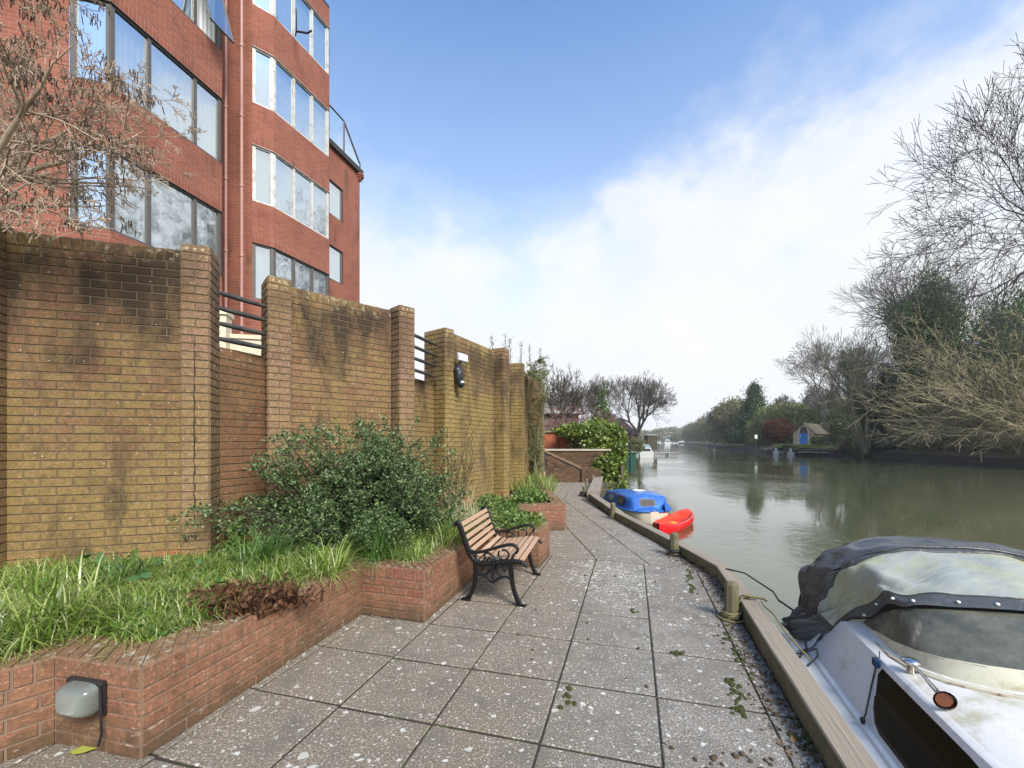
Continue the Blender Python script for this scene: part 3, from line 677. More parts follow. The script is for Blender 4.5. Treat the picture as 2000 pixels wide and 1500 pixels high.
mb = MB(); q = o+u*.118+n*.03; mb.tube([q+Vector((0, 0, .07)), q+u*.006+Vector((0, 0, -.05)), q+u*.01+Vector((0, 0, -.16)), q-u*.01+Vector((0, 0, -.22))], .006, 6); mb.build('cable', simple('black cable', (.015, .015, .015), .5), bl)

# ------------------------------------------------------------------ apartment building
def btex(name, rot=False, c1=(.31, .105, .07), c2=(.19, .06, .042), stain=.75):
    m, t, b = mat(name); uv = nd(t, 'ShaderNodeTexCoord').outputs['UV']; p = wpos(t)
    br = nd(t, 'ShaderNodeTexBrick', {'Vector': uv, 'Color1': c1+(1,), 'Color2': c2+(1,), 'Mortar': (.40, .27, .22, 1), 'Scale': 1.0, 'Mortar Size': .007, 'Mortar Smooth': .35, 'Bias': -.1, 'Brick Width': .075 if rot else .225, 'Row Height': .225 if rot else .075}, offset=0.0 if rot else .5)
    c = mixc(t, mth(t, 'MULTIPLY', noise(t, uv, 17, 4, .7), .8), br.outputs[0], (.34, .13, .085)); c = mixc(t, ramp(t, noise(t, p, .9, 6, .6), [(.45, 0.0), (.75, .45)]), c, (.14, .045, .035))
    st = noise(t, stretch(t, p, (1.6, 1.6, .35)), 1.4, 8, .7, .3); c = mixc(t, mth(t, 'MULTIPLY', ramp(t, st, [(.56, 0.0), (.70, 1.0)]), stain), c, (.09, .065, .04))
    setc(t, b, c); b.inputs['Roughness'].default_value = .88; b.inputs['Specular IOR Level'].default_value = .2
    bump(t, b, mth(t, 'SUBTRACT', noise(t, p, 60, 4), br.outputs[1]), .006); return m
M['bb'] = btex('red building brick'); M['bs'] = btex('soldier course brick', True)
M['frame_dark'] = simple('grey brown window frame', (.10, .09, .085), .5, .25, 5); M['frame_light'] = simple('white window frame', (.60, .60, .58), .5, .12, 5, dirt=(.35, .33, .3))
m, t, b = mat('window glass'); t.nodes.remove(b); gl = nd(t, 'ShaderNodeBsdfGlossy', {'Color': (.86, .93, .95, 1), 'Roughness': .03}); tr = nd(t, 'ShaderNodeBsdfTransparent', {'Color': (.88, .95, .95, 1)})
gn = nd(t, 'ShaderNodeBump', {'Height': noise(t, wpos(t), 1.2, 2), 'Distance': .02, 'Strength': .3}); t.links.new(gn.outputs[0], gl.inputs['Normal'])
mx = nd(t, 'ShaderNodeMixShader', {0: .72, 1: tr.outputs[0], 2: gl.outputs[0]}); t.links.new(mx.outputs[0], [n for n in t.nodes if n.type == 'OUTPUT_MATERIAL'][0].inputs[0]); M['glass'] = m
M['curtain'] = simple('pale curtain', (.80, .82, .84), .9, .08, 3)
ab = thing('apartment_building', 'five storey red brick apartment block with angled bay windows rising behind the garden wall', 'building', (-8, 10, 0))
ROWS = [(5.47, 7.03), (8.17, 9.73), (10.87, 12.43), (13.57, 15.13)]
def wall_quad(mb, a, b_, z0, z1, mi=0, off=0.0, u0=0.0):
    a, b_ = Vector((a[0], a[1], 0)), Vector((b_[0], b_[1], 0)); L = (b_-a).length; u = (b_-a).normalized(); n = Vector((u.y, -u.x, 0))*off
    mb.quad(a+n+Vector((0, 0, z0)), b_+n+Vector((0, 0, z0)), b_+n+Vector((0, 0, z1)), a+n+Vector((0, 0, z1)), mi, [(u0, z0), (u0+L, z0), (u0+L, z1), (u0, z1)])
def facet(wall, trim, a, b_, panes, z1=15.75, z0=0.0, dark_rows=(0, 1, 2, 3), rows=ROWS, ret0=True, ret1=True, openat=None):
    """brick facet; windows fill it when panes is a list of (start, end) fractions"""
    a, b_ = Vector(a), Vector(b_); d = b_-a; L = d.length; u = d.normalized(); n = Vector((u.y, -u.x))
    if not panes: wall_quad(wall, a, b_, z0, z1); return
    cur = z0
    for (s0, s1) in rows:
        wall_quad(wall, a, b_, cur, s0); cur = s1
        tq = MB(); wall_quad(tq, a, b_, s1+.003, s1+.228, 0, .004); tq.build('soldier_course', M['bs'], ab)
        A, B = Vector((a.x, a.y, 0)), Vector((b_.x, b_.y, 0)); N = Vector((n.x, n.y, 0)); dep = .10
        for z, fl_ in ((s0, 1), (s1, -1)):   # reveals
            zz = Vector((0, 0, z)); wall.quad(A+zz, B+zz, B+zz-N*dep, A+zz-N*dep, 0, [(0, 0), (L, 0), (L, dep), (0, dep)])
    wall_quad(wall, a, b_, cur, z1)
    for ri, (s0, s1) in enumerate(rows):
        fm = M['frame_dark'] if ri in dark_rows else M['frame_light']
        fr = MB(); dp = .05; U = Vector((u.x, u.y, 0)); N = Vector((n.x, n.y, 0)); A = Vector((a.x, a.y, 0))-N*.055
        def bar(x0, x1, y0, y1, th=.05, out=0): fr.obox(A+U*x0+Vector((0, 0, y0))-N*.02+N*out, U*(x1-x0), N*th, (0, 0, y1-y0))
        bar(0, L, s0, s0+.05); bar(0, L, s1-.055, s1); bar(0, L, s1-.012, s1-.002, .09)
        xs = [0]+[p*L for p in panes[1:-1]]+[L]
        for k, x in enumerate(xs):
            w = .085 if k in (0, len(xs)-1) else .075
            x0 = min(max(x-w/2, 0), L-w); bar(x0, x0+w, s0+.051, s1-.056, .056)
        fo = fr.build('window', fm, ab)
        for k in range(len(xs)-1):
            x0, x1 = xs[k]+.03, xs[k+1]-.03; g_ = MB()
            o_ = A-N*.004
            if openat and openat == (ri, k):
                hin = U*x0; dirn = (N*.85+U*.3).normalized()*(x1-x0)
                q = [o_+hin+Vector((0, 0, s0+.05)), o_+hin+U*(x1-x0)*.92+N*.35+Vector((0, 0, s0+.05)), o_+hin+U*(x1-x0)*.92+Vector((0, 0, s1-.05)), o_+hin+Vector((0, 0, s1-.05))]
                q = [o_+U*x0+N*.42+Vector((0, 0, s0+.1)), o_+U*x1+N*.42+Vector((0, 0, s0+.1)), o_+U*x1+N*.02+Vector((0, 0, s1-.05)), o_+U*x0+N*.02+Vector((0, 0, s1-.05))]
                g_.quad(*q, 0); sash = MB()
                for i_ in range(4): sash.tube([q[i_], q[(i_+1) % 4]], .028, 4)
                sh_ = sash.build('open_sash', M['frame_dark'], fo); g_.build('pane', M['glass'], fo)
            else:
                g_.quad(o_+U*x0+Vector((0, 0, s0+.03)), o_+U*x1+Vector((0, 0, s0+.03)), o_+U*x1+Vector((0, 0, s1-.04)), o_+U*x0+Vector((0, 0, s1-.04)), 0); g_.build('pane', M['glass'], fo)
            cu = MB(); K_ = 26; rr_ = []
            for i in range(K_+1):
                f = i/K_; gap = 0
                q = o_+U*(x0-.03+(x1-x0+.06)*f)-N*(.11+.018*math.sin(f*40+k*2+ri))
                rr_.append(q)
            cu.loft([[q+Vector((0, 0, s0)) for q in rr_], [q+Vector((0, 0, s1)) for q in rr_]], 0); cu.build('curtain', M['curtain'], fo)
wl, tm = MB(), MB()
B1, B2, B3 = (-8.04, 7.9), (-7.46, 8.09), (-6.93, 10.4)
B4, B5, B6 = (-7.13, 11.95), (-6.73, 12.3), (-6.0, 14.3)
ul = (Vector(B2)-Vector(B1)).normalized()
facet(wl, tm, Vector(B1)-ul*5, B1, None)
facet(wl, tm, B1, B2, [0, .9, 1][0:1]+[1])
facet(wl, tm, B2, B3, [0, .30, .72, 1], openat=(2, 2))
facet(wl, tm, B3, (-7.95, 11.7), None); facet(wl, tm, (-7.95, 11.7), B4, None)
facet(wl, tm, B4, B5, [0, 1], dark_rows=(0,)); facet(wl, tm, B5, B6, [0, .34, .67, 1], dark_rows=(0,))
facet(wl, tm, B6, (-7.62, 17.8), None, z1=15.75)
B7, B8 = Vector((-7.62, 17.8)), Vector((-7.0, 20.0)); d78 = B8-B7
facet(wl, tm, B7, B7+d78*.02, None, z1=13.8); facet(wl, tm, B7+d78*.02, B7+d78*.48, [0, 1], z1=13.8, rows=[(8.3, 9.73), (11.0, 12.43)])
facet(wl, tm, B7+d78*.48, B8, None, z1=13.8); facet(wl, tm, B8, (-12, 22), None, z1=13.8)
wl.build('brick_wall', M['bb'], ab)
M['coping_dark'] = simple('dark metal coping', (.035, .03, .028), .5, .3, 4)
rf = MB(); rp_ = [Vector(B1)-ul*5, B1, B2, B3, (-7.95, 11.7), B4, B5, B6, (-7.62, 17.8), (-14, 18), (-15, 9)]
rf.prism([(p[0], p[1]) for p in rp_], 15.752, 15.85); rf.build('roof', M['coping_dark'], ab)
# glazed penthouse and ledge at the far end
lg = MB(); u = d78.normalized(); n = Vector((u.y, -u.x))
q0 = B7-u*.0; q1 = B8+u*.0
lg.prism([tuple(q0+n*.12), tuple(q1+n*.12+u*.12), (-12, 22.2), (-12, 18)], 13.803, 14.02); lg.build('ledge', M['coping_dark'], ab)
pf = MB(); a = Vector((B7.x, B7.y, 14.02)); b_ = a+Vector((u.x, u.y, 0))*1.15; c = Vector((B8.x, B8.y, 14.05)); up = Vector((0, 0, 1.45))
for s_, e_ in ((a, a+up), (b_, b_+up), (a+up, b_+up), (a+Vector((0, 0, .04)), b_+Vector((0, 0, .04))), (b_+up, c+Vector((0, 0, .25))), (b_+Vector((0, 0, .03)), c+Vector((0, 0, .03))), (c, c+Vector((0, 0, .3)))):
    pf.tube([s_, e_], .045, 4)
po = pf.build('penthouse_frame', M['frame_dark'], ab)
pg = MB(); pg.quad(a, b_, b_+up, a+up); pg.build('pane', M['glass'], po)
pg = MB(); pg.add([b_, c, c+Vector((0, 0, .25)), b_+up], [(0, 1, 2, 3)]); pg.build('pane', M['glass'], po)
pg = MB(); w_ = Vector((-n.x, -n.y, 0))*1.2; pg.quad(a+w_, c+w_, c+w_+Vector((0, 0, .3)), a+w_+up); pg.build('penthouse_wall', M['curtain'], ab)
# corbelled brick at the top right corner
cb = MB()
for k in range(4): cb.box((B8.x+.02, B8.y-.05, 13.78-.075*(k+1)+.03), (.34-.07*k, .34-.07*k, .07), 0, .27)
cb.build('corbel', M['bb'], ab)
# drainpipes and small bracket
M['pipe'] = simple('pinkish painted pipe', (.42, .22, .18), .5, .2, 3)
for px, Y, r_ in ((441, 10.9, .035), (472, 11.2, .04)):
    x = (px-1000)/F*Y; mb = MB(); mb.tube([(x, Y, 1.5), (x, Y, 15.7)], r_, 8)
    for z in (4.5, 6.3, 8.1, 9.9, 11.7): mb.tube([(x, Y, z), (x, Y, z+.07)], r_*1.35, 8)
    mb.build('drainpipe', M['pipe'], ab)
mb = MB(); q = at(577, 70, 12.9); mb.tube([q, q+Vector((.15, -.25, -.1)), q+Vector((.15, -.25, .55))], .02, 5); mb.tube([q+Vector((.15, -.25, -.1)), q+Vector((.5, -.3, -.2)), q+Vector((.62, -.3, -.12))], .03, 5); mb.build('aerial_bracket', M['coping_dark'], ab)
# rendered low wall seen through the railing
rw = MB(); rw.obox((-6.0, 8.3, 2.0), (1.9, .5, 0), (-.05, .2, 0), (0, 0, 1.55)); rw.obox((-6.03, 8.26, 3.552), (1.96, .52, 0), (-.07, .28, 0), (0, 0, .08))
rw.obox((-5.7, 8.18, 2.0), (.28, .07, 0), (-.07, .28, 0), (0, 0, 1.95)); rw.obox((-5.73, 8.14, 3.952), (.34, .085, 0), (-.09, .36, 0), (0, 0, .08))
tag(rw.build('rendered_wall', simple('cream render', (.62, .56, .42), .9, .15, 3, bmp=.005), base=(-5, 8.4, 0)), 'cream rendered low wall with pillar seen through the left gap railing', 'wall')
# security flood lamp on the yellow panel
sl_ = thing('security_lamp', 'black security lamp with white LED head and motion sensor on the yellow wall', 'lamp', (-.93, 7.1, 2.6))
u = Vector((.41, .91, 0)).normalized(); n = Vector((u.y, -u.x, 0)); o = Vector((-.93, 7.12, 2.62))
BK = simple('black plastic', (.02, .022, .03), .4)
mb = MB(); mb.ell(o+n*.07, (.075, .075, .16), 12, 8); mb.ell(o+n*.05+Vector((0, 0, .08)), (.075, .085, .08), 12, 6); mb.build('body', BK, sl_)
mb = MB(); mb.ell(o+n*.11-Vector((0, 0, .14)), (.06, .06, .06), 12, 8); mb.build('sensor', BK, sl_)
mb = MB(); mb.ell(o+n*.125-Vector((0, 0, .115)), (.045, .045, .03), 12, 6); mb.build('sensor_window', simple('white plastic', (.7, .7, .7), .4), sl_)
mb = MB(); c = o+n*.13+u*.04+Vector((0, 0, .30)); f = (n-u*.1+Vector((0, 0, .1))).normalized(); s_ = f.cross(Vector((0, 0, 1))).normalized(); w_ = s_.cross(f).normalized()
mb.obox(c-s_*.13-w_*.07, s_*.26, w_*.14, -f*.03); hd = mb.build('lamp_head', simple('silver head', (.5, .5, .52), .35, metal=.5), sl_, bevel=.012)
mb = MB()
for i in range(4):
    for j in range(2): mb.obox(c-s_*(.115-.059*i)-w_*(.055-.058*j)+f*.002, s_*.05, w_*.05, f*.006)
mb.build('led', simple('white led lens', (.85, .86, .85), .3), hd)
mb = MB(); mb.tube([o+n*.07+Vector((0, 0, .15)), c-f*.03], .02, 6); mb.build('bracket', BK, sl_)
# ------------------------------------------------------------------ park bench
BA = Vector((.955, -.297, 0)).normalized(); BL = Vector((.2, .956, 0)).normalized(); BO = Vector((-.405, 4.24, 0))
M['iron'] = simple('black cast iron', (.008, .008, .009), .3, .3, 30, spec=.4, bmp=.001)
M['slat'] = wood('varnished bench slat', (.36, .22, .13), (.56, .39, .26), 0, 1.5, .55)
bn = thing('park_bench', 'black cast iron and wood slat bench with scrolled arms in front of the planter', 'bench', BO)
def bp(a, l, z): return BO+BA*a+BL*l+Vector((0, 0, z))
def smooth_pts(P, k=5):
    o = []; n = len(P)
    for i in range(n-1):
        p0, p1, p2, p3 = P[max(i-1, 0)], P[i], P[i+1], P[min(i+2, n-1)]
        for j in range(k):
            t = j/k; o.append(tuple(.5*((2*b_)+(-a+c)*t+(2*a-5*b_+4*c-d)*t*t+(-a+3*b_-3*c+d)*t**3) for a, b_, c, d in zip(p0, p1, p2, p3)))
    return o+[P[-1]]
def sweep(mb, pts, th, l0, w, k=5):
    """sweep a rectangle (thickness th in the side plane, width w across it)"""
    P = smooth_pts(pts, k); n = len(P); T = [th]*n if not isinstance(th, (list, tuple)) else [np.interp(i/(n-1), np.linspace(0, 1, len(th)), th) for i in range(n)]
    rings = []
    for i, p in enumerate(P):
        a, b_ = P[max(i-1, 0)], P[min(i+1, n-1)]; d = Vector((b_[0]-a[0], b_[1]-a[1])); d.normalize(); nx, nz = -d.y, d.x; h = T[i]/2
        def q(s, l): return bp(p[0]+nx*s, l0+l, p[1]+nz*s)
        rings.append([q(-h, -w/2), q(-h*.6, -w/2-.002), q(h*.6, -w/2-.002), q(h, -w/2), q(h, w/2), q(h*.6, w/2+.002), q(-h*.6, w/2+.002), q(-h, w/2)])
    mb.loft(rings, 0, closed=True); mb.add(rings[0], [tuple(reversed(range(8)))]); mb.add(rings[-1], [tuple(range(8))])
def arc(cx, cz, r, a0, a1, n=14, r1=None):
    return [(cx+(r+(0 if r1 is None else (r1-r)*i/n))*math.cos(R(a0+(a1-a0)*i/n)), cz+(r+(0 if r1 is None else (r1-r)*i/n))*math.sin(R(a0+(a1-a0)*i/n))) for i in range(n+1)]
rail = [(-.165, .715), (-.155, .745), (-.13, .75), (-.11, .715), (-.085, .65), (-.05, .56), (-.015, .47), (.03, .405), (.10, .375), (.19, .378), (.29, .395), (.39, .412), (.47, .42), (.53, .41), (.575, .37)]
LEN = .985
for l0 in (0.0, LEN):
    ef = MB(); sweep(ef, rail, [.03, .042, .045, .045, .04, .04, .04, .036, .02], l0, .036)
    sweep(ef, [(.05, .40), (.058, .30), (.045, .17), (.01, .07), (-.03, .018)], [.05, .046, .038, .04, .05], l0, .034)
    sweep(ef, [(.41, .40), (.418, .30), (.435, .18), (.468, .08), (.50, .018)], [.05, .046, .038, .04, .05], l0, .034)
    for x, s in ((-.045, -1), (.515, 1)): ef.obox(bp(x-.045, l0-.022, 0), BA*.09, BL*.044, (0, 0, .018))
    # stretcher bracket and scrolls beneath the seat
    sweep(ef, [(.055, .235), (.09, .262), (.14, .258), (.19, .235), (.235, .205), (.28, .235), (.33, .258), (.38, .262), (.42, .235)], [.018, .02, .03, .02, .018], l0, .024, 4)
    for P in (arc(.150, .318, .050, -90, 200, 14, .03), arc(.320, .318, .050, 270, -20, 14, .03), arc(.12, .345, .02, 0, 330), arc(.35, .345, .02, 0, 330)):
        sweep(ef, P, .013, l0, .02, 2)
    sweep(ef, [(.235, .21), (.225, .28), (.235, .37)], [.03, .014, .03], l0, .02, 4); sweep(ef, [(.17, .27), (.21, .30), (.235, .27), (.26, .30), (.30, .27)], .012, l0, .02, 4)
    # beads along the face of the rail
    for k, p in enumerate(smooth_pts(rail, 2)[4:-2]):
        if k % 1 == 0: ef.ell(bp(p[0], l0-.020, p[1]), (.008, .008, .008), 6, 4)
    eo = ef.build('end_frame', M['iron'], bn)
    ar = MB(); sweep(ar, [(-.02, .50), (.02, .478), (.08, .476), (.16, .497), (.25, .528), (.34, .558), (.405, .572), (.455, .565), (.48, .535), (.475, .505), (.452, .50)], [.022, .026, .026, .022, .02], l0, .042)
    for P in (arc(.105, .437, .052, 60, 400, 18, .046), arc(.345, .475, .058, 150, 480, 18, .04), arc(.205, .405, .03, 200, -60, 10, .02)): sweep(ar, P, .015, l0, .022, 2)
    sweep(ar, [(.15, .47), (.19, .475), (.235, .45), (.28, .41), (.34, .405), (.40, .42), (.43, .455), (.44, .49)], .016, l0, .022, 4)
    ar.build('armrest', M['iron'], eo)
def slat(name, a, z, ang, w=.048, t_=.018):
    mb = MB(); ca, sa = math.cos(ang), math.sin(ang); X = BA*ca+Vector((0, 0, sa)); Z = -BA*sa+Vector((0, 0, ca)); mb.obox(bp(a, .008, z)-X*w/2-Z*t_/2, BL*(LEN-.016), X*w, Z*t_); mb.build(name, M['slat'], bn, bevel=.003)
for a, z, g_ in ((-.105, .728, -64), (-.083, .672, -66), (-.058, .603, -68), (-.033, .538, -68), (-.008, .475, -62)): slat('back_slat', a, z, R(g_), .043)
for i, a in enumerate((.055, .122, .19, .258, .326, .394, .462, .522)): slat('seat_slat', a, np.interp(a, [.03, .10, .19, .29, .39, .47, .53], [.43, .40, .402, .42, .437, .445, .436]), R(-28 if i == 0 else (8 if i < 6 else -5)), .047)
# ------------------------------------------------------------------ white cabin boat beside the quay
BD = Vector((-.315, -.949, 0)).normalized(); BT = Vector((.949, -.315, 0)).normalized(); OB = Vector((2.30, 3.70, 0))
def wb(s, t_, z): return OB+BD*s+BT*t_+Vector((0, 0, z))
from mathutils import noise as mn
def gel(name, col, dirt, d0=.47, d1=.64, rough=.28):
    m, t, b = mat(name); p = wpos(t)
    n = noise(t, p, 3.2, 8, .68, .6); n2 = noise(t, p, 55, 4, .7)
    c = mixc(t, ramp(t, n, [(d0, 0.0), (d1, .8)]), col, dirt); c = mixc(t, ramp(t, n2, [(.63, 0.0), (.70, .5)]), c, (.26, .24, .16))
    c = mixc(t, mth(t, 'MULTIPLY', ramp(t, noise(t, p, 13, 6, .7), [(.56, 0.0), (.74, 1.0)]), .45), c, (.38, .37, .30))
    setc(t, b, c); b.inputs['Roughness'].default_value = rough; b.inputs['Coat Weight'].default_value = .2; return m
M['gel'] = gel('weathered white gelcoat', (.66, .65, .61), (.36, .34, .19)); M['gel_side'] = gel('greyish white gelcoat', (.66, .66, .64), (.36, .36, .26), .56, .74)
wbt = thing('cabin_boat', 'old white cabin boat with black canopy moored against the quay, nearest boat', 'boat', wb(1.5, 1.05, WZ))
def hb(s): return 1.05 if s < 1.9 else 1.05*max(0.02, 1-((s-1.9)/3.0)**2.2)
hull = MB(); st = [-.10, .0, .3, .8, 1.3, 1.8, 2.3, 2.8, 3.3, 3.8, 4.3, 4.7, 4.88]; rings = []
for s in st:
    h_ = hb(s); zg = -.14+max(0, s-2)*.05; r_ = []
    for side in (1, -1):
        P = [(h_*.35, -1.05), (h_*.86, -.85), (h_*.93, -.6), (h_*.99, zg-.06), (h_*1.0+.03, zg-.055), (h_*1.0+.03, zg-.01), (h_, zg)]
        P = [wb(s, 1.05-side*a, z) for a, z in P]
        r_ += P if side == -1 else list(reversed(P))
    rings.append(r_)
hull.loft(rings, 0); hull.add(rings[0], [tuple(range(len(rings[0])))]); hull.build('hull', M['gel'], wbt)
# deck: side decks, coaming ridge, cabin sides, cabin top
def deckring(s):
    h_ = hb(s); zg = -.135+max(0, s-2)*.05; w_ = (h_/1.05); up = 1.0 if s < 2.9 else max(.05, 1-(s-2.9)/1.3)
    if s < .34: up = max(.3, (s+.1)/.44)
    zt = zg+.335*up; half = [(0, zg), (.02, zg+.02), (.105, zg+.022), (.112, zg+.04), (.128, zg+.05), (.14, zg+.045)]+[(.14+.16*f, zg+.045+(zt-zg-.045)*f) for f in (.15, .4, .7, 1.0)]+[(.315, zt+.008), (.35, zt+.014), (.5, zt+.035), (.75, zt+.06), (1.05, zt+.075)]
    L = [wb(s, 1.05-(1.05-t_)*w_, z) for t_, z in half]; Rr = [wb(s, 1.05+(1.05-t_)*w_, z) for t_, z in half]
    return L+list(reversed(Rr[:-1]))
dk = MB(); dk.loft([deckring(s) for s in (-.10, .0, .12, .34, .5, .7, .9, 1.2, 1.5, 1.8, 2.1, 2.4, 2.7, 2.9, 3.2, 3.6, 4.2, 4.86)], 0); do = dk.build('deck', M['gel_side'], wbt); md = do.modifiers.new('split', 'EDGE_SPLIT'); md.split_angle = R(20)
ct = MB()   # non slip painted cabin top panel, proud
rr_ = []
for s in (1.15, 1.3, 1.6, 1.9, 2.2, 2.5, 2.8):
    r0 = deckring(s)[10:18]; rr_.append([p+Vector((0, 0, -.006 if k_ == 0 else .003)) for k_, p in enumerate(r0)])
ct.loft(rr_, 0); ct.build('cabin_top', M['gel'], wbt)
# transom corner block
tcn = MB(); tcn.loft([[wb(-.10, .0, -.14), wb(-.10, .16, -.10), wb(-.10, .34, -.12)], [wb(.04, .0, -.13), wb(.04, .15, .0), wb(.04, .30, -.02)], [wb(.26, .01, -.12), wb(.26, .14, -.06), wb(.26, .2, .05)]], 0); tcn.build('quarter_moulding', M['gel'], do)
rub = MB(); rub.tube([wb(s, 1.05-hb(s)-.03, -.15+max(0, s-2)*.05) for s in np.linspace(-.1, 4.8, 30)], .018, 6); rub.tube([wb(-.1, t_, -.15) for t_ in (0, .5, 1.05, 1.6, 2.1)], .018, 6)
rub.build('rubbing_strip', simple('dark rubber strip', (.03, .035, .05), .6), wbt)
# windscreen
def sym(P): return [wb(s, t_, z) for s, t_, z in P]+[wb(s, 2.1-t_, z) for s, t_, z in reversed(P[:-1])]
wbase = [(.38, .43, .205), (.62, .41, .205), (.88, .40, .212), (1.06, .44, .222), (1.19, .53, .235), (1.28, .68, .25), (1.33, .86, .262), (1.34, 1.05, .268)]
wtop = [(.38, .44, .24), (.56, .455, .36), (.74, .47, .46), (.84, .52, .505), (.89, .60, .53), (.92, .74, .55), (.94, .9, .565), (.95, 1.05, .57)]
def lerp3(a, b_, f): return tuple(x+(y-x)*f for x, y in zip(a, b_))
fr = MB(); fr.loft([sym(wbase), sym([lerp3(a, (b_[0]-.0, b_[1], b_[2]), .30) for a, b_ in zip([(s+.035, t_-.02, z+.0) for s, t_, z in wbase], wtop)])], 0)
fr.loft([sym([(s+.06, t_-.045, z-.012) for s, t_, z in wbase]), sym([(s+.035, t_-.02, z+.012) for s, t_, z in wbase])], 0)
wo = fr.build('windscreen_frame', simple('yellowed white trim', (.55, .53, .40), .4, .15, 6, dirt=(.3, .25, .14)), wbt)
tr_ = MB(); tr_.tube(sym([(s+.06, t_-.045, z+.0) for s, t_, z in wbase]), .011, 6); tr_.build('trim_strip', simple('rusty trim strip', (.42, .38, .28), .5, .3, 14, dirt=(.16, .06, .03)), wo)
m, t, b = mat('dirty tinted perspex'); p = wpos(t); b.inputs['Roughness'].default_value = .12
setc(t, b, mixc(t, ramp(t, noise(t, p, 6, 7, .7), [(.4, 0.0), (.7, .7)]), (.07, .075, .06), (.20, .20, .16))); b.inputs['Alpha'].default_value = .93; M['perspex'] = m
gs = MB(); gs.loft([sym([lerp3(a, b_, .27) for a, b_ in zip([(s+.03, t_-.017, z) for s, t_, z in wbase], wtop)]), sym([lerp3(a, b_, .6) for a, b_ in zip([(s+.03, t_-.02, z+.012) for s, t_, z in wbase], wtop)]), sym([(s-.01, t_+.005, z-.01) for s, t_, z in wtop])], 0); gs.build('glass', M['perspex'], wo)
# canopy
H_ = [(.15, .10, -.10), (.27, .24, .04), (.40, .38, .19), (.56, .445, .37), (.74, .46, .47), (.84, .51, .515), (.91, .68, .55), (.95, .86, .575), (.96, 1.05, .585)]
Fr = [(.02, .11, -.10), (.10, .17, .10), (.17, .22, .30), (.21, .27, .46), (.25, .35, .58), (.27, .45, .66), (.29, .62, .735), (.30, .82, .775), (.30, 1.05, .79)]
Rr_ = [(-.10, .13, -.10), (-.09, .14, .12), (-.08, .17, .32), (-.07, .22, .48), (-.06, .30, .59), (-.06, .42, .67), (-.05, .60, .745), (-.05, .82, .785), (-.05, 1.05, .80)]
Af = [(-.12, .16, -.12), (-.14, .2, -.04), (-.18, .3, .0), (-.2, .4, .02), (-.2, .5, .02), (-.2, .6, .02), (-.2, .7, .02), (-.2, .85, .02), (-.2, 1.05, .02)]
def crv(P, v):   # v 0..1 port to centre to starboard
    f = v*2 if v <= .5 else (1-v)*2; k = f*(len(P)-1); i = min(int(k), len(P)-2); a, b_, c, d = P[max(i-1, 0)], P[i], P[i+1], P[min(i+2, len(P)-1)]; q = k-i
    r_ = [.5*((2*y)+(-x+z)*q+(2*x-5*y+4*z-w)*q*q+(-x+3*y-3*z+w)*q**3) for x, y, z, w in zip(a, b_, c, d)]
    if v > .5: r_[1] = 2.1-r_[1]
    return r_
def canopy_surf(A, B, nu, nv, sag, wr, seed, a0=0.0, a1=1.0, v0=0.0, v1=1.0, lift=0.0):
    rows = []
    for i in range(nu+1):
        a = a0+(a1-a0)*i/nu; row = []
        for j in range(nv+1):
            v = v0+(v1-v0)*j/nv; p = crv(A, v); q = crv(B, v); r_ = [x+(y-x)*a for x, y in zip(p, q)]
            side = abs(v-.5)*2; bulge = math.sin(math.pi*a)*sag
            w = mn.noise(Vector((v*15+seed, a*3.0+side*4, seed)))*wr*(.3+1.6*side)*math.sin(math.pi*min(1, max(0, a))**.8+.15)
            w += math.sin(a*9+v*50)*wr*.25*side; w += abs(mn.noise(Vector((a*5+v*14, v*5-a*7, seed*2))))*wr*1.2*side
            nrm = Vector((0, -(0.5-v)*1.6, .8)).normalized()
            row.append(wb(r_[0], r_[1]-(.5-v)*2*(bulge+w)*1.0, r_[2]+(bulge+w)*.9+lift))
        rows.append(row)
    return rows
m, t, b = mat('black vinyl canopy'); p = wpos(t); setc(t, b, mixc(t, noise(t, p, 5, 6, .6), (.025, .027, .027), (.11, .115, .115))); b.inputs['Roughness'].default_value = .27; b.inputs['Specular IOR Level'].default_value = .6
bump(t, b, noise(t, stretch(t, p, (1, 1, 2.5)), 6, 5, .55, 1.2), .03, .55); M['vinyl'] = m
m, t, b = mat('cloudy clear vinyl'); p = wpos(t); n = noise(t, stretch(t, p, (1, 2.2, 1), .6), 4.5, 7, .68, .8)
setc(t, b, mixc(t, ramp(t, noise(t, p, 2.3, 7, .7, .5), [(.45, 0.0), (.65, .85)]), mixc(t, n, (.20, .22, .20), (.44, .47, .44)), (.40, .42, .22)))
b.inputs['Roughness'].default_value = .28; b.inputs['Specular IOR Level'].default_value = .35; b.inputs['Alpha'].default_value = .9; bump(t, b, noise(t, stretch(t, p, (1, 2.5, 1), .6), 1.8, 4, .5, .6), .045, .7); M['clear'] = m
cv = MB(); NV = 90
cv.loft(canopy_surf(Rr_, Fr, 12, NV, .012, .075, 1.3), 0)
cv.loft(canopy_surf(Af, Rr_, 10, NV, .0, .02, 4.1), 0)
F1 = canopy_surf(Fr, H_, 36, NV, .035, .075, 7.7)
clear = MB()
def is_clear(i, j):
    a = i/36; v = j/NV; sd_ = min(v, 1-v)
    if sd_ < .085 or a < .10 or a > .86: return False
    if .17 < sd_ < .19: return True
    return True
for i in range(36):
    for j in range(NV):
        (clear if is_clear(i, j) else cv).add([F1[i][j], F1[i][j+1], F1[i+1][j+1], F1[i+1][j]], [(0, 1, 2, 3)], 0, None, True)
co = cv.build('canopy', M['vinyl'], wbt); clear.build('clear_panel', M['clear'], co)
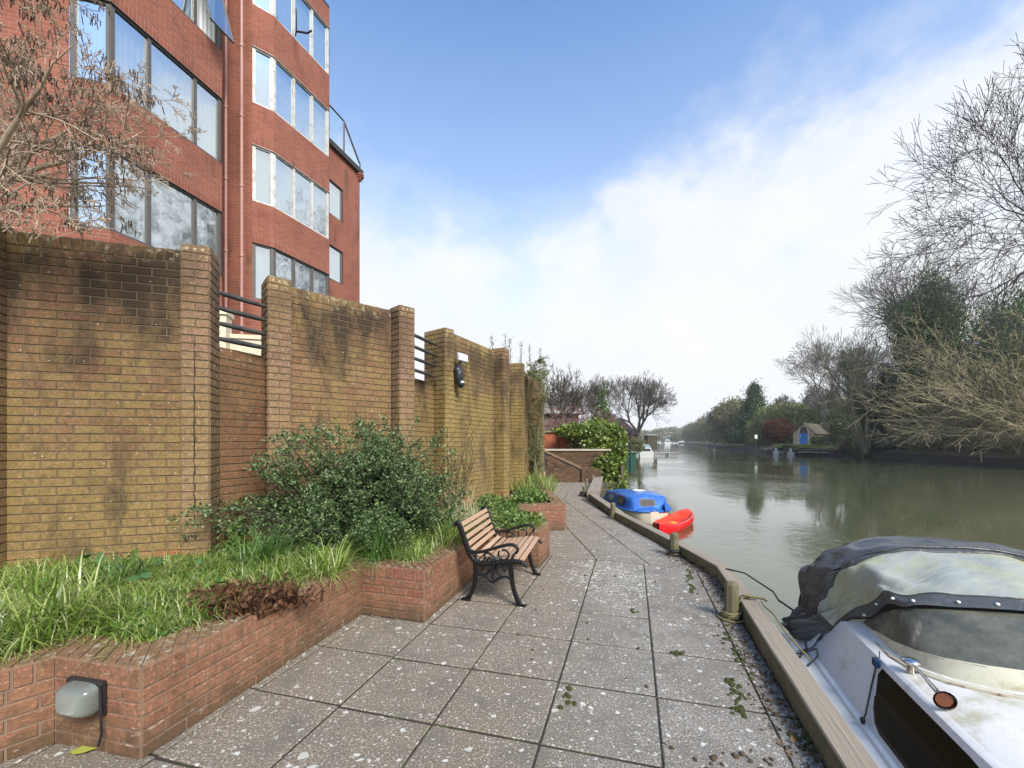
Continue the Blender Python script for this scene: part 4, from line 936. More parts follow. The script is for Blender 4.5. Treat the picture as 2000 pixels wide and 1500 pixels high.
for o_ in (co,):
    bm = bmesh.new(); bm.from_mesh(o_.data); bmesh.ops.remove_doubles(bm, verts=bm.verts, dist=.0008); bm.to_mesh(o_.data); bm.free()
    for pp in o_.data.polygons: pp.use_smooth = True
o_ = co.children[0]; bm = bmesh.new(); bm.from_mesh(o_.data); bmesh.ops.remove_doubles(bm, verts=bm.verts, dist=.0008); bm.to_mesh(o_.data); bm.free()
for pp in o_.data.polygons: pp.use_smooth = True
# seam piping where bows run and small wires
sm_ = MB(); sm_.tube([F1[4][j]+Vector((0, 0, .004)) for j in range(NV+1)], .006, 5); sm_.tube([F1[0][j]+Vector((0, 0, .006)) for j in range(NV+1)], .008, 5); sm_.tube([F1[31][j]+Vector((0, 0, .003)) for j in range(NV+1)], .004, 5); sm_.build('seam', M['vinyl'], co)
sn = MB()
for v in (.11, .16, .21, .27, .33, .39, .45, .51, .57, .63):
    j = int(v*NV); p_ = F1[34][j]; sn.ell(p_+Vector((-.003, -.006, .004)), (.011, .011, .009), 8, 5)
sn.build('snap_fastener', simple('white snap', (.8, .8, .78), .35), co)
# cabin side window, navigation lamp, horn, cleat, rope
def side(s, f, off=0.0):
    r_ = deckring(s); a, b_ = r_[5], r_[10]; nrm = (b_-a).cross(BD).normalized(); nrm = nrm if nrm.x < 0 else -nrm
    return a.lerp(b_, f)+nrm*off
def patch(s0, s1, lo, hi, off, n=22):
    mb = MB(); A, B = [], []
    for i in range(n+1):
        s = s0+(s1-s0)*i/n; A.append(side(s, lo(s), off)); B.append(side(s, hi(s), off))
    mb.loft([A, B], 0); return mb
lo = lambda s: np.interp(s, [1.0, 1.08, 1.2, 1.3, 2.6, 2.75], [.80, .55, .22, .13, .13, .3]); hi = lambda s: np.interp(s, [1.0, 1.06, 2.6, 2.75], [.86, .92, .90, .7])
patch(1.0, 2.75, lambda s: lo(s)-.06, lambda s: hi(s)+.045, .004).build('window_seal', simple('rubber seal', (.02, .02, .02), .6), do)
patch(1.02, 2.73, lo, hi, .008).build('side_window', simple('black perspex', (.003, .004, .004), .12, spec=.15), wbt)
nl = MB(); q = side(.98, .90, .012); nl.obox(q-BD*.02-BT*.035-Vector((0, 0, .022)), BD*.045, BT*.03, (0, 0, .05)); nl.build('navigation_lamp', simple('dark blue lamp', (.01, .03, .08), .25), wbt, bevel=.006)
cb_ = MB(); cb_.tube([q+Vector((0, 0, .03)), q+Vector((.005, .01, .07))], .003, 5); cb_.tube([side(.98, .80, .015), side(1.05, .5, .012), side(1.17, .12, .02), side(1.2, .02, .03)], .005, 5); cb_.ell(side(1.2, .02, .03), (.014, .014, .022), 8, 6); cb_.build('lamp_cable', simple('black flex', (.01, .01, .01), .5), wbt)
M['chrome'] = simple('pitted chrome', (.62, .60, .58), .2, .15, 20, metal=1, dirt=(.35, .28, .22)); M['rust'] = simple('rusty horn inside', (.16, .05, .02), .8, .5, 40)
hn = thing('boat_horn', '', '', (0, 0, 0)); del hn['label']; del hn['category']; hn.parent = wbt; hn.location = -parent_base(wbt)
h0, h1 = wb(1.14, .37, .285), wb(1.52, .335, .27)
mb = MB(); mb.ell(h0, (.046, .046, .020), 16, 8); mb.tube([h0-Vector((0, 0, .02)), h0-Vector((0, 0, .06))], .02, 8); mb.build('horn_drum', M['chrome'], hn)
mb = MB(); d = (h1-h0).normalized(); P = [h0+d*.03, h0+d*.15, h0+d*.22, h0+d*.255, h1+d*(-.07), h1+d*(-.03), h1, h1+d*.006]; mb.tube(P, [.006, .008, .010, .012, .013, .022, .046, .047], 16, caps=False); mb.build('horn_trumpet', M['chrome'], hn)
mb = MB(); mb.tube([h1-d*.03, h1-d*.01, h1-d*.003], [.012, .024, .036], 14); mb.build('horn_mouth', M['rust'], hn)
mb = MB(); c0 = wb(.0, .12, .0); mb.tube([wb(.02, .10, -.01), wb(.02, .10, .03)], .012, 6); mb.tube([wb(-.05, .10, .035), wb(.09, .10, .03)], .010, 6)
mb.build('cleat', simple('rusty cleat', (.12, .07, .045), .6), wbt)
mb = MB(); mb.tube(ringpts((wb(.02, .10, 0).x, wb(.02, .10, 0).y), .03, 2.3, .0, .012, seed=9), .006, 5); mb.tube([wb(.02, .12, .03), wb(.12, .12, -.02), wb(.28, .10, -.08), wb(.36, .04, -.09), wb(.42, .0, -.12)], .006, 5); mb.tube([wb(.3, .0, -.12), wb(.36, .06, -.07), wb(.33, .15, -.04), wb(.42, .13, -.06), wb(.5, .04, -.11)], .006, 5)
mb.build('lashing', M['rope_dark'], wbt)
# ------------------------------------------------------------------ blue covered boat
b2o = Vector((3.93, 12.35, WZ)); b2d = Vector((-.10, 1, 0)).normalized(); b2n = Vector((b2d.y, -b2d.x, 0))
bb = thing('small_cruiser', 'small cream boat with bright blue cabin and grey windows moored by the quay', 'boat', b2o)
def w2(s, t_, z): return b2o+b2d*s+b2n*t_+Vector((0, 0, z))
rings = []
for s, h_ in ((0, .12), (.08, .38), (.25, .58), (.6, .74), (1.2, .82), (2.0, .84), (2.8, .82), (3.5, .75), (3.6, .74)):
    P = [(-h_, .40), (-h_*.99, .3), (-h_*.92, .1), (-h_*.7, -.15), (0, -.28), (h_*.7, -.15), (h_*.92, .1), (h_*.99, .3), (h_, .40)]; rings.append([w2(s, a, z) for a, z in P])
mb = MB(); mb.loft(rings, 0); mb.add(rings[0], [tuple(range(9))]); mb.add(rings[-1], [tuple(reversed(range(9)))]); mb.build('hull', gel('cream hull', (.60, .54, .42), (.28, .22, .14), .55, .75), bb)
BLUE = simple('bright blue painted cabin', (.02, .11, .42), .35, .25, 3, dirt=(.07, .20, .46), coat=.1)
def crr(s, h_, zt, zb=.40, ins=.10):
    P = [(-h_, zb), (-h_+.03, zb+.04), (-h_+ins*.7, zb+(zt-zb)*.55), (-h_+ins, zt-.08), (-h_+ins+.07, zt-.015), (0, zt+.03)]
    return [w2(s, a, z) for a, z in P]+[w2(s, -a, z) for a, z in reversed(P[:-1])]
mb = MB(); mb.loft([crr(0.02, .10, .42), crr(.10, .40, .44), crr(.26, .60, .47), crr(.31, .63, .50), crr(.46, .68, .80), crr(.54, .72, .86), crr(.9, .77, .88), crr(1.75, .79, .90), crr(1.85, .79, .885), crr(1.9, .74, .84), crr(2.5, .74, .83), crr(3.0, .72, .80), crr(3.3, .68, .68), crr(3.58, .66, .45)], 0); cbo = mb.build('cabin', BLUE, bb)
mb = MB(); mb.tube([w2(s, -h_-.02, .39) for s, h_ in ((0, .12), (.08, .40), (.25, .60), (.6, .76), (1.2, .84), (2.0, .86), (3.5, .77))], .028, 6); mb.tube([w2(s, h_+.02, .39) for s, h_ in ((0, .12), (.08, .40), (.25, .60), (.6, .76), (1.2, .84), (2.0, .86), (3.5, .77))], .028, 6); mb.build('gunwale', BLUE, bb)
def bwin(s0, s1, z0, z1, name='window', col=(.16, .15, .13)):
    fo = None
    for k, (g_, mt, off) in enumerate(((.035, simple('black rubber', (.02, .02, .025), .5), .006), (.0, simple('dusty boat window', col, .2), .014))):
        mb = MB(); P = []
        for i in range(24):
            a = 2*math.pi*i/24; x = abs(math.cos(a))**.45*math.copysign(1, math.cos(a)); y = abs(math.sin(a))**.45*math.copysign(1, math.sin(a))
            s = (s0+s1)/2+x*((s1-s0)/2+g_); z = (z0+z1)/2+y*((z1-z0)/2+g_); tt = -.79+.03+(z-.44)/(.82-.44)*.075+ (.05 if s > 1.85 else 0)
            P.append(w2(s, tt-off, z))
        mb.add(P, [tuple(range(24))]); q_ = mb.build(name if k == 0 else 'pane', mt, fo if fo else bb); fo = fo or q_
bwin(.85, 1.45, .52, .76);
for k_, g_ in ((0, .03), (1, 0)):
    mb = MB(); P = []
    for i in range(24):
        a_ = 2*math.pi*i/24; x_ = abs(math.cos(a_))**.45*math.copysign(1, math.cos(a_)); y_ = abs(math.sin(a_))**.45*math.copysign(1, math.sin(a_)); z_ = .65+y_*(.10+g_); P.append(w2(.31+(z_-.50)*.5-.012-.006*k_, -.08+x_*(.23+g_), z_))
    mb.add(P, [tuple(range(24))]); fo_ = mb.build('window', simple('black rubber', (.02, .02, .025), .5), bb) if k_ == 0 else mb.build('pane', simple('dusty boat window', (.10, .095, .085), .7, spec=.1), fo_)
bwin(2.0, 2.55, .50, .74, col=(.42, .44, .42))
mb = MB(); mb.ell(w2(1.5, .05, .93), (.25, .2, .035), 14, 6); mb.build('hatch', simple('white hatch', (.7, .7, .68), .4), bb)
mb = MB(); mb.loft([[w2(.5, .60, .66), w2(.3, .75, .42)], [w2(.15, .40, .62), w2(-.05, .35, .42)]], 0); mb.tube([w2(.1, -.1, .45), w2(.1, -.1, .3), w2(-.02, .1, .1)], .012, 5); mb.build('bow_flap', BLUE, bb)
mb = MB(); P0, P1 = Vector((3.05, 16.3, .18)), w2(3.5, -.2, .6); mb.tube([P0.lerp(P1, f)-Vector((0, 0, .18*math.sin(math.pi*f))) for f in np.linspace(0, 1, 8)], .012, 5); tag(mb.build('mooring_rope', simple('pale rope', (.5, .48, .42), .9), base=P0), 'pale rope from the far quay end down to the blue boat', 'rope')
bb.scale = (.87, .87, .87); bb.location.x += .12
# ------------------------------------------------------------------ red kayak
ko = Vector((4.45, 11.95, WZ)); kd = Vector((.60, .80, 0)).normalized(); kn = Vector((kd.y, -kd.x, 0))
kk = thing('kayak', 'bright red plastic open kayak floating next to the blue boat', 'kayak', ko)
def wk(s, t_, z): return ko+kd*s+kn*t_+Vector((0, 0, z))
mb = MB(); rings = []
KS = [(-1.30, .02, .30), (-1.22, .13, .29), (-1.0, .26, .25), (-.6, .36, .21), (0, .39, .20), (.6, .36, .22), (1.0, .26, .27), (1.22, .13, .32), (1.30, .02, .34)]
for s, h_, z in KS:
    P = [(-h_*.6, -.1), (-h_*.9, .0), (-h_, z*.6), (-h_*.98, z-.02), (-h_*.92, z), (-h_*.82, z)]; rings.append([wk(s, a, b_) for a, b_ in reversed(P)]+[wk(s, -a, b_) for a, b_ in P])
mb.loft(rings, 0)
RED = simple('red plastic', (.60, .006, .006), .3, .15, 4, coat=.2); kh = mb.build('hull', RED, kk)
mb = MB(); rg_ = []
for s, h_, z in KS:
    inside = max(0, 1-abs(s)/1.15); dp = .13*min(1, inside*3) if inside > 0 else 0
    ridge = .09*math.exp(-((s+.05)/.07)**2)+.07*math.exp(-((s-.75)/.1)**2)
    rg_.append([wk(s, -h_*.82, z), wk(s, -h_*.70, z-dp*.8+ridge), wk(s, -h_*.3, z-dp+ridge), wk(s, h_*.3, z-dp+ridge), wk(s, h_*.70, z-dp*.8+ridge), wk(s, h_*.82, z)])
ss = []
for i in range(len(KS)-1):
    for q in range(4): ss.append(tuple(a+(b_-a)*q/4 for a, b_ in zip(KS[i], KS[i+1])))
ss.append(KS[-1]); rg_ = []
for s, h_, z in ss:
    dp = .14*min(1, max(0, (1.05-abs(s))*4)); ridge = .12*math.exp(-((s-.30)/.06)**2)+.10*math.exp(-((s+.55)/.05)**2)
    ridge = min(ridge, dp); rg_.append([wk(s, -h_*.84, z), wk(s, -h_*.72, z-dp*.9+ridge), wk(s, -h_*.25, z-dp+ridge), wk(s, h_*.25, z-dp+ridge), wk(s, h_*.72, z-dp*.9+ridge), wk(s, h_*.84, z)])
mb.loft(rg_, 0); mb.build('cockpit', simple('orange red plastic', (.68, .05, .015), .35, .2, 5), kk)
mb = MB(); mb.ell(wk(-.15, 0, .14), (.13, .11, .03), 12, 6); mb.build('seat_pad', simple('orange pad', (.7, .25, .03), .6), kk)
# ------------------------------------------------------------------ tree generator
def grow(segs, p, d, r, L, lvl, cfg, q, tips=None):
    n = cfg['steps'][lvl]; st_ = L/n; last = lvl == cfg['levels']-1; wan = cfg['wander'][lvl]; up = cfg['up'][lvl]
    nch = 0 if last else cfg['kids'][lvl]; start = cfg['start'][min(lvl, len(cfg['start'])-1)]
    slots = sorted(q.uniform(start, 1.0)*n for _ in range(nch)); si = 0; r_end = r*cfg['taper'][lvl]
    az0 = q.uniform(0, 6.28)
    for i in range(n):
        d = (d[0]+q.gauss(0, wan), d[1]+q.gauss(0, wan), d[2]+q.gauss(0, wan)+up*(1 if lvl == 0 else 1))
        l = math.sqrt(d[0]**2+d[1]**2+d[2]**2); d = (d[0]/l, d[1]/l, d[2]/l)
        r0 = r+(r_end-r)*i/n; r1 = r+(r_end-r)*(i+1)/n
        p1 = (p[0]+d[0]*st_, p[1]+d[1]*st_, p[2]+d[2]*st_); segs.append((*p, *p1, r0, r1))
        while si < nch and slots[si] <= i+1:
            f = slots[si]-i; f = min(max(f, 0), 1); c = (p[0]+(p1[0]-p[0])*f, p[1]+(p1[1]-p[1])*f, p[2]+(p1[2]-p[2])*f)
            az0 += 2.4+q.uniform(-.5, .5); ang = R(cfg['angle'][lvl])*q.uniform(.7, 1.3)
            ax = Vector(d); o_ = ax.orthogonal().normalized(); b_ = ax.cross(o_); e = o_*math.cos(az0)+b_*math.sin(az0)
            nd_ = ax*math.cos(ang)+e*math.sin(ang)
            if 'flat' in cfg: nd_ = Vector((nd_.x*1.25, nd_.y*1.25, nd_.z*cfg['flat']))
            nd_.normalize(); rem = 1-(slots[si]/n)*cfg['tipshort']
            grow(segs, c, tuple(nd_), min(r0*.85, r0*cfg['rr']), L*cfg['ratio'][lvl]*rem*q.uniform(.75, 1.2), lvl+1, cfg, q, tips); si += 1
        p = p1
    if last and tips is not None: tips.append(p)
DEF = dict(levels=5, steps=[12, 8, 6, 4, 3], wander=[.05, .07, .10, .12, .14], up=[.01, .05, .045, .03, .02], kids=[15, 9, 7, 5], start=[.24, .15, .12, .08], taper=[.12, .2, .25, .35, .5],
           angle=[40, 40, 40, 38], ratio=[.66, .52, .52, .55], rr=.45, tipshort=.6)
def bare_tree(base, H, r, cfg=None, seed=1, lean=(0, 0), minr=.012):
    c = dict(DEF); c.update(cfg or {}); q = random.Random(seed); segs = []; tips = []
    grow(segs, (base[0], base[1], base[2]-.3), (lean[0], lean[1], 1), r, H, 0, c, q, tips)
    A = np.array(segs); A[:, 6:] = np.maximum(A[:, 6:], minr); return A, np.array(tips)
def fork(segs, p, d, r, L, lvl, mx, sp, up, q, minr):
    n = 3 if L > .6 else 2; d = Vector(d)
    r1e = r*.74
    for i in range(n):
        d = d+Vector((q.gauss(0, .07), q.gauss(0, .07), q.gauss(0, .06)+up)); d.normalize(); p1 = (p[0]+d.x*L/n, p[1]+d.y*L/n, p[2]+d.z*L/n)
        segs.append((*p, *p1, max(r+(r1e-r)*i/n, minr), max(r+(r1e-r)*(i+1)/n, minr))); p = p1
        if i < n-1 and 2 <= lvl < mx-1 and q.random() < .33:
            o_ = d.orthogonal().normalized(); b_ = d.cross(o_); a = q.uniform(0, 6.28); e = o_*math.cos(a)+b_*math.sin(a); fork(segs, p, d*.72+e*.7, r*.42, L*.62, min(lvl+2, mx-1), mx, sp, up, q, minr)
    if lvl >= mx: return
    k = 3 if q.random() < (.75 if lvl < 2 else .22) else 2; a0 = q.uniform(0, 6.28); o_ = d.orthogonal().normalized(); b_ = d.cross(o_)
    for j in range(k):
        a = a0+2*math.pi*j/k+q.uniform(-.5, .5); ang = R(sp)*q.uniform(.5, 1.25)*(1.25 if lvl < 2 else 1); e = o_*math.cos(a)+b_*math.sin(a); nd_ = d*math.cos(ang)+e*math.sin(ang)
        fork(segs, p, nd_, r1e*q.uniform(.72, .95), L*q.uniform(.70, .95), lvl+1, mx, sp, up, q, minr)
def fork_tree(base, H, r, seed, lean=(0, 0), sp=27, up=.035, mx=9, minr=.014, trunk=.2, xy=1.0):
    q = random.Random(seed); segs = []; d = Vector((lean[0], lean[1], 1)).normalized(); p = Vector((base[0], base[1], base[2]-.3))
    for i in range(4): p1 = p+d*H*trunk/4; segs.append((*p, *p1, r*(1.15-.05*i), r*(1.1-.05*i))); p = p1; d = (d+Vector((q.gauss(0, .03), q.gauss(0, .03), 0))).normalized()
    fork(segs, tuple(p), d, r*.85, H*(1-trunk)/5.0, 0, mx, sp, up, q, minr); A = np.array(segs)
    s_ = H/(A[:, 5].max()-base[2]); 
    for c_ in (2, 5): A[:, c_] = base[2]-.3+(A[:, c_]-base[2]+.3)*s_
    for c_ in (0, 1, 3, 4): A[:, c_] = base[c_ % 3]+(A[:, c_]-base[c_ % 3])*xy
    return A, None
def bark(name, c0, c1): return simple(name, c0, .9, .35, 5, bmp=.01, dirt=c1, space='w')
M['bark_dark'] = bark('dark bark', (.085, .07, .058), (.10, .10, .06)); M['bark_green'] = bark('greenish grey bark', (.20, .19, .13), (.15, .16, .08)); M['bark_tan'] = simple('tan twigs', (.37, .32, .19), .9, .4, .6, space='w'); M['bark_grey'] = bark('grey bark', (.15, .14, .13), (.10, .10, .08))
M['ivy'] = foliage('ivy leaves', [(.07, .14, .04), (.12, .21, .055), (.18, .28, .08), (.25, .35, .13)], .35, .15); M['grey_leaf'] = foliage('grey green undergrowth', [(.13, .135, .065), (.20, .20, .10), (.27, .25, .13), (.33, .30, .17)], .8, .2)
M['conifer'] = foliage('conifer', [(.04, .08, .035), (.07, .12, .045), (.10, .16, .06)], .6, .1); M['russet'] = foliage('russet leaves', [(.10, .035, .018), (.17, .06, .03), (.14, .07, .04)], .7, .2)
M['olive_leaf'] = foliage('olive tree leaves', [(.11, .14, .05), (.17, .20, .07), (.24, .26, .10), (.30, .31, .13)], .6, .2)
M['catkin'] = simple('brown catkins', (.13, .085, .05), .9, .4, 10, space='w')
M['bark_black'] = bark('wet black bark', (.03, .026, .024), (.05, .045, .035))
def tree_thing(name, label, A, base, mt, n0=6, group=None, minlvl=.05, cat='tree', twigmat=None):
    t_ = thing(name, label, cat, base, group); big = A[A[:, 6] > minlvl]; small = A[A[:, 6] <= minlvl]
    if len(big): V, Q = seg_mesh(big, n0); np_mesh('trunk', V, Q, mt, t_, smooth=True)
    if len(small): V, Q = seg_mesh(small, 3); np_mesh('crown', V, Q, twigmat or mt, t_)
    return t_
def crown_pts(g, n, c, rad, k=60, squash=1.0, cone=False, hollow=.55):
    m_ = max(1, n//k); u = g.normal(size=(m_, 3)); u /= np.linalg.norm(u, axis=1)[:, None]; rr_ = g.uniform(hollow, 1.0, (m_, 1))**.6
    Cc = u*rr_*np.array(rad)
    if cone:
        h = g.uniform(0, 1, m_)**1.3; a = g.uniform(0, 6.28, m_); w = (1-h)*np.sqrt(g.uniform(.3, 1, m_)); Cc = np.c_[np.cos(a)*w*rad[0], np.sin(a)*w*rad[1], (h*2-1)*rad[2]]
    P = np.repeat(Cc, k, 0)+g.normal(size=(m_*k, 3))*np.array(rad)*g.uniform(.07, .15, (m_*k, 1)); return P+np.array(c)
def ivy_mass(t_, c, rad, n, size, seed):
    g = np.random.default_rng(seed); P = crown_pts(g, n, c, rad, 50, hollow=.5); P[:, 2] = np.maximum(P[:, 2], .5); V, Q = leaf_mesh(P, g.uniform(.6, 1.3, len(P))*size, g, w=.8); np_mesh('ivy', V, Q, M['ivy'], t_)
def ivy_on(t_, A, n, spread, size, seed, zmax=None, zmin=None, mt=None, name='ivy'):
    g = np.random.default_rng(seed); B = A[A[:, 6] > A[:, 6].max()*.12]
    if zmax is not None: B = B[B[:, 2] < zmax]
    if zmin is not None: B = B[B[:, 2] > zmin]
    wgt = np.linalg.norm(B[:, 3:6]-B[:, :3], axis=1)*np.sqrt(B[:, 6]); i = g.choice(len(B), n//30, p=wgt/wgt.sum()); f = g.uniform(size=(len(i), 1)); Cc = B[i, :3]*(1-f)+B[i, 3:6]*f
    Cc += g.normal(size=Cc.shape)*spread; P = np.repeat(Cc, 30, 0)+g.normal(size=(len(Cc)*30, 3))*spread*.42
    V, Q = leaf_mesh(P, g.uniform(.6, 1.3, len(P))*size, g, w=.8); np_mesh(name, V, Q, mt or M['ivy'], t_)
# --- far bank, near right: tall tree whose crown hangs into the frame
A, tp = fork_tree((58.5, 38, .6), 42, .7, 31, xy=.72, sp=27, up=-.01, mx=10, trunk=.18, minr=.02)
tree_thing('bare_tree', 'tall dark bare tree overhanging from the right edge of the picture', A, (58.5, 38, .6), M['bark_black'])
A, tp = fork_tree((71, 62, .6), 31, .5, 77, mx=8, minr=.016)
tree_thing('bare_tree', 'fine twigged bare tree rising behind the tan thicket at right', A, (71, 62, .6), M['bark_grey'])
# --- ivy clad tree
A, tp = fork_tree((56.5, 58.5, .6), 29, .6, 12, mx=8, sp=23, trunk=.3, minr=.016)
t_ = tree_thing('ivy_clad_tree', 'big ivy covered tree with bare spreading crown on the far bank', A, (56.5, 58.5, .6), M['bark_grey']); ivy_on(t_, A, 26000, .8, .24, 1, zmax=21); ivy_mass(t_, (56.5, 58.5, 12), (3.7, 3.7, 11.5), 30000, .27, 5)
A, tp = fork_tree((60, 63, .6), 21, .45, 14, mx=8, minr=.018)
tree_thing('bare_tree', 'bare tree fanning out just behind the ivy covered tree', A, (60, 63, .6), M['bark_grey'])
# --- leaning riverside tree, several stems
LB = (51.3, 63, .2); As = []
for k, (lx, ly, H, sd_, r_) in enumerate(((-.55, .05, 16, 5, .28), (-.28, .1, 20, 6, .30), (.05, .0, 18, 8, .22), (.30, -.1, 10, 9, .15), (-.9, -.1, 10.5, 10, .2))):
    A, _ = fork_tree(LB, H, r_, sd_, (lx, ly), sp=24, up=.045, mx=7, minr=.018, trunk=.22); As.append(A)
tree_thing('leaning_tree', 'many stemmed bare tree leaning left over the water near the boathouse', np.concatenate(As), LB, M['bark_green'])
A, tp = fork_tree((62, 86, .9), 22, .45, 21, minr=.02); tree_thing('bare_tree', 'bare broad tree directly behind the boathouse', A, (62, 86, .9), M['bark_grey'])
A, tp = fork_tree((70, 92, .9), 20, .4, 22, minr=.02); tree_thing('bare_tree', 'bare tree to the right of the boathouse roof', A, (70, 92, .9), M['bark_grey'])
A, tp = bare_tree((53.2, 66, .4), 14, .3, dict(kids=[10, 5, 4, 3], ratio=[.22, .4, .4, .5]), 41, minr=.03); t_ = tree_thing('ivy_column_tree', 'narrow trunk wrapped in dark ivy beside the leaning tree', A, (53.2, 66, .4), M['bark_dark']); ivy_on(t_, A, 15000, .55, .22, 2, zmax=13)
# generic leafy crowns
def leafy(name, label, base, H, rad, mt, n, size, seed, cone=False, group=None, cat='tree', low=.1, trunk=True, bk=None, k=60):
    g = np.random.default_rng(seed); t_ = thing(name, label, cat, base, group); hh = H*(1-low)/2
    P = crown_pts(g, n, (base[0], base[1], base[2]+H*low+hh), (rad, rad, hh), k, cone=cone); P[:, 2] = np.maximum(P[:, 2], base[2]+.1)
    V, Q = leaf_mesh(P, g.uniform(.6, 1.3, len(P))*size, g, w=.6); np_mesh('crown', V, Q, mt, t_)
    if trunk:
        A, _ = bare_tree(base, H*.92, H*.022, dict(levels=3, kids=[9, 6], start=[.15, .2]), seed, minr=.03); V, Q = seg_mesh(A, 4); np_mesh('trunk', V, Q, bk or M['bark_dark'], t_)
    return t_
leafy('evergreen_tree', 'dark green bushy evergreen between the leaning tree and ivy clad tree', (56.5, 65.5, .6), 11.5, 3.4, M['conifer'], 34000, .26, 3, cone=True, low=.03)
leafy('evergreen_tree', 'dark evergreen mass at the right picture edge behind the thicket', (55, 46, .6), 17, 5.0, M['ivy'], 36000, .26, 4)
leafy('evergreen_tree', 'greener low evergreen behind the thicket beside the ivy clad tree', (62, 54, .6), 14, 4.5, M['ivy'], 30000, .27, 44)
# thicket of arching tan stems
def thicket(name, label, base, H, n, spread, seed, mt, leafn=6000, r=.035):
    q = random.Random(seed); segs = []; cfg = dict(DEF); cfg.update(levels=3, steps=[9, 5, 3], kids=[13, 6], up=[-.035, -.02, .0], wander=[.06, .12, .2], start=[.2, .1], angle=[28, 30], ratio=[.38, .42], taper=[.25, .4, .5], rr=.55)
    for i in range(n):
        a = q.uniform(0, 6.28); e = q.uniform(.35, 1.1); d = (math.cos(a)*math.cos(e), math.sin(a)*math.cos(e)*.8, math.sin(e)*1.1)
        p = (base[0]+q.gauss(0, spread), base[1]+q.gauss(0, spread), base[2]-.1); grow(segs, p, d, r*q.uniform(.6, 1.6), H*q.uniform(.5, 1.15), 0, cfg, q)
    A = np.array(segs); A[:, 6:] = np.maximum(A[:, 6:], .017); A[:, 2] = np.maximum(A[:, 2], -.6); A[:, 5] = np.maximum(A[:, 5], -.6)
    t_ = thing(name, label, 'shrub', base); V, Q = seg_mesh(A, 3); np_mesh('stems', V, Q, mt, t_)
    if leafn:
        g = np.random.default_rng(seed); P = crown_pts(g, leafn, (base[0], base[1], H*.38), (H*.42, H*.42, H*.4), 40, hollow=.2); P[:, 2] = np.maximum(P[:, 2], .3); V, Q = leaf_mesh(P, g.uniform(.1, .26, len(P)), g, w=.5); np_mesh('leaves', V, Q, M['grey_leaf'], t_)
    return t_
thicket('arching_thicket', 'largest tan thicket of arching stems overhanging the water at right edge', (52.0, 41.0, .4), 16, 95, 1.9, 3, M['bark_tan'], 20000)
thicket('arching_thicket', 'tan arching thicket just left of the largest one, under the ivy tree', (56, 47, .4), 14.5, 75, 1.6, 4, M['bark_tan'], 16000)
thicket('arching_thicket', 'tall tan thicket behind the others with paler upper stems', (60, 50, .5), 14, 60, 1.8, 5, M['bark_tan'], 20000)
thicket('arching_thicket', 'low brown bramble thicket on the bank below the ivy clad tree', (56.5, 57, .3), 4.2, 50, 1.8, 6, M['bark_tan'], 12000)
thicket('arching_thicket', 'low scrub at the foot of the leaning tree by the lawn', (53, 69, .3), 2.6, 40, 1.3, 7, M['bark_tan'], 9000)
thicket('arching_thicket', 'scrub on the bank at the very right edge of the picture', (48.5, 36, .3), 7, 60, 1.6, 8, M['bark_tan'], 14000)
leafy('shrub', 'russet leaved round shrub left of the boathouse', (56.4, 92, 1.0), 5.2, 2.9, M['russet'], 14000, .24, 9, cat='shrub', bk=M['bark_dark'])
leafy('shrub', 'low green bush on the lawn edge right of the boathouse door', (53.8, 76.6, .9), 1.6, 1.3, M['ivy'], 3000, .2, 10, cat='shrub', trunk=False)
leafy('shrub', 'second low green bush nearer the leaning tree', (52.6, 72.3, .6), 1.8, 1.6, M['olive_leaf'], 4000, .2, 11, cat='shrub', trunk=False)
leafy('conifer_tree', 'tall dark conical conifer in the far woodland', (73.5, 132, 1), 17, 6.5, M['conifer'], 22000, .5, 12, cone=True, low=.03)
leafy('conifer_tree', 'greener lower conifer in front of the tall far conifer', (68, 116, 1), 9, 4.2, M['olive_leaf'], 12000, .45, 13, cone=True, low=.03)
# woodland along the far bank: a few prototypes copied
protoA = leafy('woodland_tree', 'x', (76, 150, .8), 15, 6.5, M['grey_leaf'], 11000, .62, 14, group='hazy trees of the woodland along the right bank', low=.02, k=40)
protoB = leafy('woodland_tree', 'x', (64, 104, .8), 9.5, 5.5, M['olive_leaf'], 10000, .42, 15, group='hazy trees of the woodland along the right bank', low=.02, k=40)
Ab, _ = fork_tree((80, 172, .8), 15.5, .4, 51, xy=.7, minr=.035)
protoC = tree_thing('woodland_tree', 'x', Ab, (80, 172, .8), M['bark_grey'], group='hazy trees of the woodland along the right bank')
LA, LBB, LC = 'grey green leafy tree among the hazy woodland lining the right bank', 'olive green bushy tree low along the hazy right bank woodland', 'bare grey twigged tree standing among the hazy right bank woodland'
protoA['label'], protoB['label'], protoC['label'] = LA, LBB, LC
qr = random.Random(4)
def bankx(y): return float(np.interp(y, [s[1] for s in shore], [s[0] for s in shore]))
